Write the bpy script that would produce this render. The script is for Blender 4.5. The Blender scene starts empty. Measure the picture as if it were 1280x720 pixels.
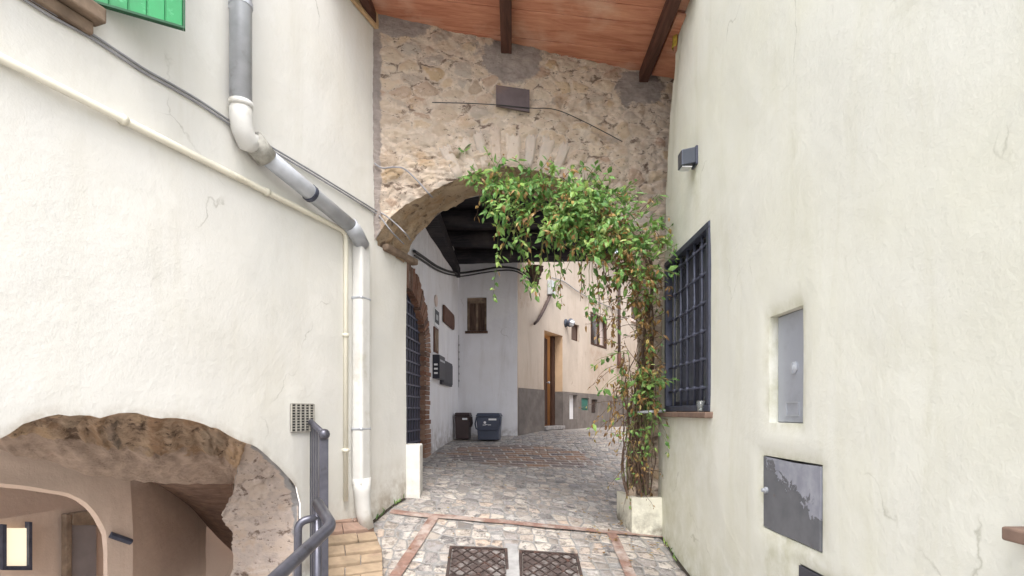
import bpy, bmesh, math, random
from mathutils import Vector, noise
random.seed(7)
R = math.radians
sc = bpy.context.scene
COL = sc.collection
EYE = 1.65
F = 700.0
HY = 515.0

# ------------------------------------------------------------------ geometry helpers
class MB:
    def __init__(s): s.v = []; s.f = []; s.att = {}; s.smooth = False
    def add(s, p): s.v.append(Vector(p)); return len(s.v) - 1
    def face(s, *pts): s.f.append([s.add(p) for p in pts])
    def obox(s, p, ax, ay, az):
        p, ax, ay, az = Vector(p), Vector(ax), Vector(ay), Vector(az)
        if ax.cross(ay).dot(az) < 0: ax, ay = ay, ax
        i = [s.add(p + ax*a + ay*b + az*c) for c in (0, 1) for b in (0, 1) for a in (0, 1)]
        for q in ((0,2,3,1),(4,5,7,6),(0,1,5,4),(1,3,7,5),(3,2,6,7),(2,0,4,6)): s.f.append([i[k] for k in q])
    def box(s, x0, x1, y0, y1, z0, z1): s.obox((x0,y0,z0),(x1-x0,0,0),(0,y1-y0,0),(0,0,z1-z0))
    def prism(s, poly, off):
        n = len(poly); off = Vector(off)
        a = [s.add(p) for p in poly]; b = [s.add(Vector(p)+off) for p in poly]
        s.f.append(a[::-1]); s.f.append(b)
        for k in range(n): s.f.append([a[k], a[(k+1)%n], b[(k+1)%n], b[k]])
    def grid(s, fn, us, vs, skip=None, attf=None):
        idx = {}
        for i, u in enumerate(us):
            for j, v in enumerate(vs):
                idx[i,j] = s.add(fn(u, v))
        for i in range(len(us)-1):
            for j in range(len(vs)-1):
                if skip and skip((us[i]+us[i+1])/2, (vs[j]+vs[j+1])/2): continue
                s.f.append([idx[i,j], idx[i+1,j], idx[i+1,j+1], idx[i,j+1]])
    def tube(s, pts, r, n=10, cap=True):
        pts = [Vector(p) for p in pts]
        rr = r if isinstance(r, (list, tuple)) else [r]*len(pts)
        t0 = (pts[1]-pts[0]).normalized()
        up = Vector((0,0,1)) if abs(t0.z) < .9 else Vector((1,0,0))
        nx = t0.cross(up).normalized(); rings = []
        for k, p in enumerate(pts):
            t = (pts[min(k+1,len(pts)-1)] - pts[max(k-1,0)])
            t = t.normalized() if t.length > 1e-9 else t0
            nx = (nx - t*nx.dot(t)).normalized(); ny = t.cross(nx)
            rings.append([s.add(p + (nx*math.cos(2*math.pi*a/n) + ny*math.sin(2*math.pi*a/n))*rr[k]) for a in range(n)])
        for k in range(len(rings)-1):
            for a in range(n):
                s.f.append([rings[k][a], rings[k][(a+1)%n], rings[k+1][(a+1)%n], rings[k+1][a]])
        if cap: s.f.append(rings[0][::-1]); s.f.append(rings[-1])
    def lathe(s, c, axis, prof, n=20):
        c, axis = Vector(c), Vector(axis).normalized()
        up = Vector((0,0,1)) if abs(axis.z) < .9 else Vector((1,0,0))
        nx = axis.cross(up).normalized(); ny = axis.cross(nx); rings = []
        for (r, h) in prof:
            rings.append([s.add(c + axis*h + (nx*math.cos(2*math.pi*a/n)+ny*math.sin(2*math.pi*a/n))*max(r,1e-4)) for a in range(n)])
        for k in range(len(rings)-1):
            for a in range(n):
                s.f.append([rings[k][a], rings[k][(a+1)%n], rings[k+1][(a+1)%n], rings[k+1][a]])
        s.f.append(rings[0][::-1]); s.f.append(rings[-1])

BASE = {}
def obj(name, mb, m, parent=None, bev=0, smooth=False, label=None):
    b = Vector(BASE[parent.name]) if parent else Vector((0,0,0))
    me = bpy.data.meshes.new(name)
    me.from_pydata([tuple(p-b) for p in mb.v], [], mb.f)
    me.validate(); me.update()
    for k, vals in mb.att.items():
        a = me.attributes.new(k, 'FLOAT', 'POINT'); a.data.foreach_set('value', vals)
    if m: me.materials.append(m)
    if smooth:
        for p in me.polygons: p.use_smooth = True
    o = bpy.data.objects.new(name, me); COL.objects.link(o)
    if parent: o.parent = parent
    BASE[o.name] = tuple(b)
    if bev:
        w = o.modifiers.new('bevel', 'BEVEL'); w.width = bev; w.segments = 2; w.limit_method = 'ANGLE'; w.angle_limit = R(35)
    if label: o['label'] = label
    return o
def thing(name, label, cat, loc, group=None):
    o = bpy.data.objects.new(name, None); COL.objects.link(o); o.location = loc
    o.empty_display_size = .1; BASE[o.name] = tuple(loc)
    o['label'] = label; o['category'] = cat
    if group: o['group'] = group
    return o
def tag(o, label, cat, group=None):
    o['label'] = label; o['category'] = cat
    if group: o['group'] = group
    return o
def struct(name, mb, m, **k):
    o = obj(name, mb, m, **k); o['kind'] = 'structure'; return o

def lin(a, b, n): return [a+(b-a)*i/n for i in range(n+1)]
def breaks(vals, step):
    vals = sorted(set(round(v,4) for v in vals)); out = []
    for a, b in zip(vals, vals[1:]):
        out += lin(a, b, max(1, int(math.ceil((b-a)/step))))[:-1]
    return out + [vals[-1]]
def interp(tab, x):
    if x <= tab[0][0]: return tab[0][1]
    for (a, p), (b, q) in zip(tab, tab[1:]):
        if x <= b: return p + (q-p)*(x-a)/(b-a)
    return tab[-1][1]
def sinterp(tab, x):        # smooth (Catmull-Rom on the values)
    if x <= tab[0][0]: return tab[0][1]
    if x >= tab[-1][0]: return tab[-1][1]
    for i in range(len(tab)-1):
        if x <= tab[i+1][0]:
            x0, y0 = tab[i]; x1, y1 = tab[i+1]
            m0 = (y1-tab[i-1][1])/(x1-tab[i-1][0]) if i else (y1-y0)/(x1-x0)
            m1 = (tab[i+2][1]-y0)/(tab[i+2][0]-x0) if i+2 < len(tab) else (y1-y0)/(x1-x0)
            h = x1-x0; t = (x-x0)/h
            return (2*t**3-3*t*t+1)*y0 + (t**3-2*t*t+t)*h*m0 + (-2*t**3+3*t*t)*y1 + (t**3-t*t)*h*m1
def fr(x, y, z, s=1.0, o=4): return noise.fractal(Vector((x*s, y*s, z*s)), 1.0, 2.0, o)

# ------------------------------------------------------------------ surveyed planes (photo sight lines -> points on real planes)
def ray(px, py): return Vector(((px-640)/F, 1.0, (HY-py)/F))
def at(px, py, z):
    d = ray(px, py)*z; return Vector((d.x, d.y, d.z+EYE))
def on_line(px, py, p, d):          # vertical plane through (p) with plan direction d
    a = (px-640)/F
    # p.x + t d.x = a z ; p.y + t d.y = z
    t = (a*p[1]-p[0])/(d[0]-a*d[1]); z = p[1]+t*d[1]
    return at(px, py, z)
LD = Vector((.343, 1, 0)).normalized(); LN = Vector((-LD.y, LD.x, 0))      # left wall: direction, into the house
LP = Vector((-2.825, 0, 0))
def LW(px, py, v=0.0): return on_line(px, py, LP+LN*v, LD)
def LU(u, h, v=0.0): p = LP+LD*u+LN*v; return Vector((p.x, p.y, EYE+h))
def lu(px): return (LW(px, 500)-LP).dot(LD)
D = 1.35
def rz(px, x=D): return F*x/(px-640)
def RWp(z, h, v=0.0): return Vector((D+v, z, EYE+h))
SP = Vector((-1.25, 5.4, 0)); SD = Vector((.056, 1, 0)).normalized(); SN = Vector((-SD.y, SD.x, 0))
def SW(px, py, v=0.0): return on_line(px, py, SP+SN*v, SD)
PP = Vector((.10, 10.13, 0)); PD = Vector((.524, 1, 0)).normalized(); PN = Vector((-PD.y, PD.x, 0))
def PW(px, py, v=0.0): return on_line(px, py, PP+PN*v, PD)
def PU(u, h, v=0.0): p = PP+PD*u+PN*v; return Vector((p.x, p.y, EYE+h))
def pu(px): return (PW(px, 500)-PP).dot(PD)
def archy(x): return 4.99+.15*x
def AW(px, py, v=0.0): return on_line(px, py, Vector((0, 4.99+v, 0)), Vector((1, .15, 0)))
DL = [(-14,1.75),(0,1.62),(2.5,1.40),(3.5,1.27),(4.0,1.17),(4.4,1.06),(4.775,.93),(5.26,.80),(7,.62),(10,.455),(11.2,.375),(15.2,.42),(24,.5)]
DR = [(-14,1.8),(0,1.65),(3.0,1.44),(4.26,1.25),(5.14,1.11),(7,.82),(10,.43),(11.2,.37),(15.2,.41),(24,.5)]
def drop(x, z):
    t = min(1.3, max(-.3, (x+1.2)/2.55))
    return sinterp(DL, z)*(1-t)+sinterp(DR, z)*t
def gz(x, z): return EYE-drop(x, z)
def G(px, py):
    lo, hi = 1.0, 22.0; d = ray(px, py)
    for i in range(400):
        z = 1.0+i*.05
        if -d.z*z >= drop(d.x*z, z): hi = z; lo = z-.05; break
    for i in range(25):
        m = (lo+hi)/2
        if -d.z*m >= drop(d.x*m, m): hi = m
        else: lo = m
    return Vector((d.x*hi, hi, gz(d.x*hi, hi)))

# ------------------------------------------------------------------ materials
def srgb(r, g, b):
    f = lambda c: (c/255/12.92 if c/255 <= .04045 else ((c/255+.055)/1.055)**2.4)
    return (f(r), f(g), f(b), 1)
class NT:
    def __init__(s, name):
        s.m = bpy.data.materials.new(name); s.m.use_nodes = True
        s.t = s.m.node_tree; s.n = s.t.nodes; s.b = s.n['Principled BSDF']
        s.co = s.n.new('ShaderNodeTexCoord').outputs['Object']
    def link(s, a, b): s.t.links.new(a, b)
    def mapping(s, sx=1, sy=1, sz=1, src=None, rot=(0,0,0)):
        m = s.n.new('ShaderNodeMapping'); m.inputs['Scale'].default_value = (sx,sy,sz); m.inputs['Rotation'].default_value = rot
        s.link(src or s.co, m.inputs['Vector']); return m.outputs[0]
    def noise(s, scale, detail=5, rough=.55, vec=None, dist=0):
        n = s.n.new('ShaderNodeTexNoise'); n.inputs['Scale'].default_value = scale; n.inputs['Detail'].default_value = detail
        n.inputs['Roughness'].default_value = rough; n.inputs['Distortion'].default_value = dist
        s.link(vec or s.co, n.inputs['Vector']); return n.outputs['Fac']
    def ramp(s, fac, stops):
        r = s.n.new('ShaderNodeValToRGB'); e = r.color_ramp.elements
        while len(e) < len(stops): e.new(.5)
        for k, (p, c) in enumerate(stops):
            e[k].position = p; e[k].color = c if isinstance(c, (tuple, list)) else (c,c,c,1)
        s.link(fac, r.inputs[0]); return r.outputs[0]
    def mix(s, fac, a, b, mode='MIX'):
        m = s.n.new('ShaderNodeMix'); m.data_type = 'RGBA'; m.blend_type = mode; m.clamp_factor = True
        for v, k in ((fac,0),(a,6),(b,7)):
            if hasattr(v, 'links'): s.link(v, m.inputs[k])
            else: m.inputs[k].default_value = v
        return m.outputs[2]
    def math(s, op, a, b=0.0):
        m = s.n.new('ShaderNodeMath'); m.operation = op
        for k, v in enumerate((a, b)):
            if hasattr(v, 'links'): s.link(v, m.inputs[k])
            else: m.inputs[k].default_value = v
        return m.outputs[0]
    def attr(s, name):
        a = s.n.new('ShaderNodeAttribute'); a.attribute_name = name; return a.outputs['Fac']
    def bump(s, h, strength=.5, dist=.01, normal=None):
        b = s.n.new('ShaderNodeBump'); b.inputs['Strength'].default_value = strength; b.inputs['Distance'].default_value = dist
        s.link(h, b.inputs['Height'])
        if normal: s.link(normal, b.inputs['Normal'])
        return b.outputs[0]
    def done(s, col, rough=.8, normal=None, metal=0.0, spec=.3):
        if hasattr(col, 'links'): s.link(col, s.b.inputs['Base Color'])
        else: s.b.inputs['Base Color'].default_value = col
        if hasattr(rough, 'links'): s.link(rough, s.b.inputs['Roughness'])
        else: s.b.inputs['Roughness'].default_value = rough
        s.b.inputs['Metallic'].default_value = metal
        s.b.inputs['Specular IOR Level'].default_value = spec
        if normal: s.link(normal, s.b.inputs['Normal'])
        return s.m

def plain(name, c, rough=.6, var=.18, scale=9, bump=.15, bscale=60, metal=0.0, spec=.35, dirt=None, dscale=4, dlo=.55, dhi=.72):
    t = NT(name); n = t.noise(scale, 6)
    a = tuple(x*(1-var) for x in c[:3])+(1,); b = tuple(min(1, x*(1+var)) for x in c[:3])+(1,)
    col = t.ramp(n, [(.3, a), (.7, b)])
    if dirt:
        d = t.ramp(t.noise(dscale, 8, .65), [(dlo, 0), (dhi, 1)]); col = t.mix(d, col, dirt)
    return t.done(col, rough, t.bump(t.noise(bscale, 4), bump, .004), metal, spec)

def plaster(name, base, stain, stain2, amount=.5, bumps=.35, vert=True, dark=None):
    t = NT(name)
    col = t.ramp(t.noise(1.6, 6, .6), [(.3, tuple(x*.95 for x in base[:3])+(1,)), (.7, base)])
    big = t.ramp(t.noise(.9, 7, .62), [(.42, 0), (.72, amount)])
    col = t.mix(big, col, stain)
    if vert:
        vv = t.mapping(3.1, 3.1, .5)
        st = t.ramp(t.noise(1.3, 8, .68, vv, .5), [(.5, 0), (.78, amount*.7)])
        col = t.mix(st, col, stain2)
    pt = t.ramp(t.noise(1.15, 9, .6, None, .4), [(.575, 0), (.60, .30)])
    col = t.mix(pt, col, tuple(min(.82, x*1.07) for x in base[:3])+(1,))
    cv = t.n.new('ShaderNodeTexVoronoi'); cv.feature = 'DISTANCE_TO_EDGE'; cv.inputs['Scale'].default_value = 1.0
    wv = t.n.new('ShaderNodeTexNoise'); wv.inputs['Scale'].default_value = 3.5; wv.inputs['Detail'].default_value = 6; t.link(t.co, wv.inputs['Vector'])
    wa = t.n.new('ShaderNodeVectorMath'); wa.operation = 'MULTIPLY_ADD'; wa.inputs[1].default_value = (.35,.35,.35); t.link(wv.outputs['Color'], wa.inputs[0]); t.link(t.mapping(.9, .9, .9), wa.inputs[2]); t.link(wa.outputs[0], cv.inputs['Vector'])
    ck = t.math('MULTIPLY', t.ramp(cv.outputs['Distance'], [(0, 1), (.006, 0)]), t.ramp(t.noise(1.4, 3), [(.56, 0), (.64, .55)]))
    col = t.mix(ck, col, tuple(x*.55 for x in stain2[:3])+(1,))
    dp = t.ramp(t.noise(.55, 8, .66, None, .8), [(.53, 0), (.66, amount*.42)]); col = t.mix(dp, col, tuple(x*.80 for x in (base[0]*.98, base[1], base[2]*1.0))+(1,))
    fine = t.ramp(t.noise(14, 8, .7), [(.62, 0), (.8, .35)])
    col = t.mix(fine, col, stain2)
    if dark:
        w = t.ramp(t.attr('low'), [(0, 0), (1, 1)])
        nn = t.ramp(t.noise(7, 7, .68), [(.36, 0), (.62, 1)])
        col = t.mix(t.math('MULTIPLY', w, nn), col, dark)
    h = t.math('ADD', t.math('MULTIPLY', t.noise(5, 5), 1.6), t.math('ADD', t.math('MULTIPLY', t.noise(28, 6, .6), .45), t.math('MULTIPLY', t.noise(95, 3, .6), .22)))
    return t.done(col, .88, t.bump(h, bumps, .02), 0, .2)

M = {}
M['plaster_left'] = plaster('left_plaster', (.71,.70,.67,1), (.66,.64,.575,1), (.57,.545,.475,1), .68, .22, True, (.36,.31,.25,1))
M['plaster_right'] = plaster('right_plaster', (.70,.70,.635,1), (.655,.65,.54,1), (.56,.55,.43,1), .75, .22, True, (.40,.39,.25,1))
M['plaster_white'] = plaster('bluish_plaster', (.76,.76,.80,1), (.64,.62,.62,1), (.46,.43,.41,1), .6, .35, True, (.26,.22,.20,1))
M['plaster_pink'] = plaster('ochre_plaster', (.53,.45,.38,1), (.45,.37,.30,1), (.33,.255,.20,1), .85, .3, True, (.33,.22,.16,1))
M['plaster_inner'] = plaster('cellar_plaster', (.66,.52,.43,1), (.56,.425,.345,1), (.47,.36,.29,1), .6, .35)
M['plaster_side'] = plaster('side_plaster', (.62,.55,.44,1), (.5,.43,.33,1), (.4,.33,.25,1), .6, .35)
M['wainscot'] = plain('grey_render', (.155,.135,.125,1), .9, .22, 5, .4, 40, dirt=(.24,.21,.185,1))
M['white_paint'] = plain('white_painted_pipe', (.61,.605,.585,1), .6, .08, 6, .12, 30, dirt=(.42,.39,.32,1), dlo=.54, dhi=.76)
M['cream_pipe'] = plain('cream_pipe', (.66,.63,.53,1), .55, .07, 5, .1, 30, dirt=(.42,.38,.29,1), dlo=.58, dhi=.75)
M['zinc'] = plain('zinc', (.44,.46,.50,1), .45, .14, 9, .12, 40, .35, .5, dirt=(.22,.20,.21,1), dlo=.6, dhi=.75)
M['mossy'] = plain('mossy_metal', (.33,.32,.29,1), .8, .5, 14, .3, 40, dirt=(.09,.1,.03,1))
M['iron'] = plain('dark_iron', (.06,.066,.098,1), .5, .25, 20, .15, 60, .3, .5)
M['rail'] = plain('grey_railing', (.10,.10,.125,1), .36, .2, 18, .08, 70, .55, .5, dirt=(.05,.045,.05,1), dscale=9)
M['black'] = plain('black_cable', (.03,.03,.032,1), .6, .2, 10, .05)
M['greycable'] = plain('grey_cable', (.27,.27,.29,1), .6, .2, 10, .05)
M['glass_dark'] = plain('dark_pane', (.085,.09,.115,1), .22, .2, 4, 0.02, 10, 0, .6)
M['green'] = plain('green_paint', (.012,.22,.07,1), .45, .2, 7, .12, 40, dirt=(.08,.38,.17,1), dscale=16, dlo=.56, dhi=.7)
M['green_edge'] = plain('green_paint_edge', (.01,.07,.03,1), .6, .3, 9)
M['terracotta'] = plain('terracotta', (.18,.12,.092,1), .8, .25, 12, .3, 50, dirt=(.33,.27,.22,1), dscale=7)
M['brown_stone'] = plain('brown_stone', (.20,.145,.105,1), .9, .35, 9, .5, 30, dirt=(.36,.29,.21,1))
M['band'] = plain('terracotta_strip', (.21,.125,.10,1), .8, .25, 14, .4, 60, dirt=(.38,.33,.30,1), dscale=6, dlo=.44, dhi=.66)
M['cement'] = plain('cement', (.30,.285,.28,1), .92, .3, 12, .5, 50, dirt=(.2,.18,.17,1))
M['concrete'] = plain('pale_concrete', (.30,.295,.295,1), .9, .2, 11, .4, 60, dirt=(.24,.23,.23,1))
M['rust_iron'] = plain('rusty_cast_iron', (.10,.075,.07,1), .62, .45, 22, .3, 60, .35, .5, dirt=(.36,.34,.33,1), dscale=9, dlo=.48, dhi=.68)
M['rust_rib'] = plain('rusty_cast_rib', (.075,.055,.05,1), .55, .45, 22, .2, 60, .35, .5, dirt=(.16,.08,.06,1), dscale=11)
M['grey_door'] = plain('grey_painted_steel', (.36,.38,.43,1), .42, .05, 3, .04, 20, .2, .5, dirt=(.28,.29,.33,1), dscale=3)
def peel_mat():
    t = NT('peeling_grey_steel')
    n = t.noise(5, 8, .62)
    pos = t.n.new('ShaderNodeSeparateXYZ'); t.link(t.co, pos.inputs[0])
    g = t.math('ADD', t.math('MULTIPLY', t.noise(7, 9, .68, None, .8), .9), t.math('ADD', t.math('MULTIPLY', pos.outputs[2], 1.5), t.math('MULTIPLY', pos.outputs[1], -.5)))
    g = t.math('SUBTRACT', g, 1.94)
    f = t.ramp(g, [(.575, 0), (.60, 1)])
    e = t.ramp(g, [(.545, 0), (.575, 1), (.60, 0)])
    col = t.mix(f, t.ramp(t.noise(9, 6), [(.3, (.115,.12,.135,1)), (.7, (.165,.17,.185,1))]), t.ramp(t.noise(12, 6), [(.35, (.25,.26,.31,1)), (.7, (.38,.39,.44,1))]))
    col = t.mix(t.math('MULTIPLY', e, .5), col, (.08,.08,.09,1))
    col = t.mix(t.ramp(t.noise(16, 8, .7), [(.62, 0), (.72, .7)]), col, (.16,.10,.07,1))
    return t.done(col, .6, t.bump(f, .4, .003), .1, .4)
M['peel'] = peel_mat()
M['boards'] = None
def wood(name, a, b, c, sx, sy, sz, bump=.5, streak=None, rough=.75):
    t = NT(name); v = t.mapping(sx, sy, sz)
    col = t.ramp(t.noise(6, 8, .62, v, .6), [(.28, a), (.5, b), (.72, c)])
    if streak:
        col = t.mix(t.ramp(t.noise(2.2, 7, .6), [(.52, 0), (.72, .8)]), col, streak)
    return t.done(col, rough, t.bump(t.noise(14, 8, .65, v), bump, .008), 0, .25)
M['boards'] = wood('red_boards', (.34,.125,.075,1), (.50,.215,.135,1), (.62,.31,.20,1), .3, 3.4, 3, .5, (.64,.40,.30,1))
M['beam_brown'] = wood('brown_beam', (.045,.02,.016,1), (.085,.038,.028,1), (.13,.06,.045,1), 4, .4, 4, .5)
M['beam_black'] = wood('sooty_beam', (.008,.008,.010,1), (.018,.017,.022,1), (.05,.042,.045,1), .5, 4, 4, .8, (.06,.05,.05,1))
M['tan_board'] = wood('tan_board', (.40,.26,.14,1), (.52,.36,.21,1), (.62,.46,.30,1), 3, .5, 3, .4)
M['old_wood'] = wood('old_shutter_wood', (.05,.03,.022,1), (.095,.06,.045,1), (.15,.10,.08,1), 5, 5, .6, .6)
M['door_wood'] = wood('door_wood', (.035,.018,.012,1), (.06,.03,.02,1), (.09,.045,.028,1), 5, 5, .6, .4)
M['cellar_wood'] = wood('cellar_planks', (.09,.055,.04,1), (.16,.10,.075,1), (.24,.16,.115,1), 1.2, 1.2, 5, .6)
M['orange_plaster'] = plain('orange_reveal', (.52,.36,.23,1), .85, .08, 5, .2)
M['bin_brown'] = plain('brown_plastic', (.05,.032,.032,1), .5, .1, 6, .05, 60, 0, .45)
M['bin_blue'] = plain('blue_grey_plastic', (.055,.065,.10,1), .45, .1, 6, .05, 60, 0, .45)
M['white_label'] = plain('white_label', (.75,.76,.78,1), .5, .03)
M['mailbox'] = plain('navy_box', (.02,.022,.035,1), .45, .2, 6, .05)
M['slate_box'] = plain('slate_box', (.05,.05,.062,1), .55, .2, 9, .1)
M['plaque'] = plain('terracotta_plaque', (.12,.062,.046,1), .8, .3, 12, .3)
M['lampgrey'] = plain('lamp_metal', (.075,.085,.11,1), .4, .1, 6, .05, 60, .4, .5)
M['lens'] = plain('frosted_lens', (.55,.56,.58,1), .3, .05, 6, .02)
M['plate'] = plain('rust_plate', (.11,.085,.09,1), .6, .2, 10, .2, 50, .2, .4, dirt=(.15,.10,.09,1))
M['curtain'] = plain('pale_curtain', (.6,.5,.46,1), .9, .08)
M['soil'] = plain('soil', (.035,.028,.022,1), .95, .5, 25, .8, 40)
M['planter'] = plaster('planter_plaster', (.75,.73,.62,1), (.6,.57,.45,1), (.35,.31,.24,1), .6, .4, True, (.10,.08,.06,1))
M['cream_vent'] = plain('vent_bars', (.36,.345,.31,1), .7, .15, 10, .2)
M['dark_hole'] = plain('dark_recess', (.03,.03,.032,1), .9, .2)
M['green_box'] = plain('green_cover', (.03,.13,.11,1), .5, .2, 8)
M['vent_brown'] = plain('brown_vent', (.075,.052,.047,1), .8, .3, 8)
M['elec'] = plain('pale_plastic', (.45,.47,.48,1), .5, .06, 6)
M['lichen'] = plain('lichen', (.42,.30,.05,1), .95, .4, 20, .6, 40)

def stone_mat(name, pal, mortar, cem, patch=None):
    t = NT(name)
    col = t.ramp(t.attr('cell'), [(k/(len(pal)-1)*.98+.01, c) for k, c in enumerate(pal)])
    st = t.mapping(1, 1, 1.9)
    col = t.mix(t.ramp(t.noise(9, 9, .72, st), [(.40, 0), (.72, .6)]), col, t.ramp(t.noise(2.5, 4), [(.35, pal[0]), (.65, pal[-1])]))
    mm = t.math('ADD', t.math('MULTIPLY', t.attr('edge'), 1.0), t.math('MULTIPLY', t.math('SUBTRACT', t.noise(13, 7, .7), .5), 2.2))
    col = t.mix(t.ramp(mm, [(.25, .9), (.55, 0)]), col, t.ramp(t.noise(20, 5), [(.35, tuple(x*.78 for x in mortar[:3])+(1,)), (.7, mortar)]))
    if patch:
        pf = t.ramp(t.noise(2.3, 7, .65), [(.53, 0), (.68, .75)]); col = t.mix(pf, col, patch)
    och = t.ramp(t.noise(3.3, 8, .7), [(.56, 0), (.70, .5)]); col = t.mix(och, col, (pal[0][0]*1.1, pal[0][1]*.86, pal[0][2]*.58, 1))
    wht = t.ramp(t.noise(6.5, 9, .74, st), [(.56, 0), (.70, .7)]); col = t.mix(wht, col, (min(1,mortar[0]*1.18), min(1,mortar[1]*1.22), min(1,mortar[2]*1.28), 1))
    pits = t.ramp(t.noise(15, 9, .76, st), [(.35, .95), (.42, 0)])
    col = t.mix(pits, col, (.12,.08,.06,1))
    gap = t.ramp(t.math('ADD', t.math('MULTIPLY', t.attr('edge'), .35), t.noise(5.5, 9, .74, st)), [(.44, .85), (.52, 0)]); col = t.mix(gap, col, (.15,.10,.075,1))
    gry = t.ramp(t.noise(4.5, 9, .7), [(.62, 0), (.74, .5)]); col = t.mix(gry, col, (.30,.265,.24,1))
    cf = t.ramp(t.math('ADD', t.attr('cement'), t.math('MULTIPLY', t.math('SUBTRACT', t.noise(9, 7, .65), .5), .9)), [(.46, 0), (.56, 1)])
    cc = t.ramp(t.noise(13, 7, .65), [(.3, tuple(x*.62 for x in cem[:3])+(1,)), (.7, cem)])
    col = t.mix(cf, col, cc)
    h = t.math('ADD', t.math('MULTIPLY', t.noise(15, 9, .76, st), 1.8), t.math('MULTIPLY', t.noise(70, 5, .65), .4))
    return t.done(col, .93, t.bump(h, .85, .028), 0, .15)
M['stone'] = stone_mat('rubble_stone', [(0.452,0.350,0.271,1), (0.678,0.554,0.435,1), (0.621,0.497,0.384,1), (0.418,0.356,0.311,1), (0.746,0.621,0.503,1), (0.66,0.51,0.35,1), (0.655,0.531,0.418,1), (0.723,0.599,0.475,1), (0.452,0.294,0.215,1), (0.610,0.497,0.395,1), (0.520,0.452,0.395,1), (0.701,0.588,0.475,1), (0.565,0.407,0.249,1), (0.746,0.621,0.508,1)], (0.791,0.667,0.554,1), (0.452,0.390,0.362,1))
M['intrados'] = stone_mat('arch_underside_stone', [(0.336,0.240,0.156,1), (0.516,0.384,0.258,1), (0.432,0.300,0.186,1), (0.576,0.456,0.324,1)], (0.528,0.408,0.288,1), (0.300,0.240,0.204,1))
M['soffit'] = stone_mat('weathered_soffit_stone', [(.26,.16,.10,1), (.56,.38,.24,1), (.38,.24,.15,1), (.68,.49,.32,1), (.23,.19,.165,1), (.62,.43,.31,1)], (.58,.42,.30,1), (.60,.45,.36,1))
M['jamb'] = stone_mat('pale_rubble', [(0.515,0.414,0.347,1), (0.627,0.526,0.459,1), (0.560,0.448,0.370,1), (0.650,0.560,0.504,1)], (0.616,0.515,0.459,1), (0.426,0.414,0.414,1))
def vouss_mat():
    t = NT('voussoir_stone')
    inf = t.n.new('ShaderNodeObjectInfo').outputs['Random']
    col = t.ramp(inf, [(0, (.52,.445,.38,1)), (.35, (.46,.41,.37,1)), (.7, (.55,.475,.41,1)), (1, (.47,.375,.31,1))])
    col = t.mix(t.ramp(t.noise(12, 8, .68), [(.38, 0), (.7, .7)]), col, (.56,.45,.36,1))
    col = t.mix(t.ramp(t.noise(25, 5, .7), [(.28, .8), (.36, 0)]), col, (.2,.14,.1,1))
    return t.done(col, .93, t.bump(t.noise(28, 8, .7), .7, .02), 0, .15)
M['voussoir'] = vouss_mat()

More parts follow.
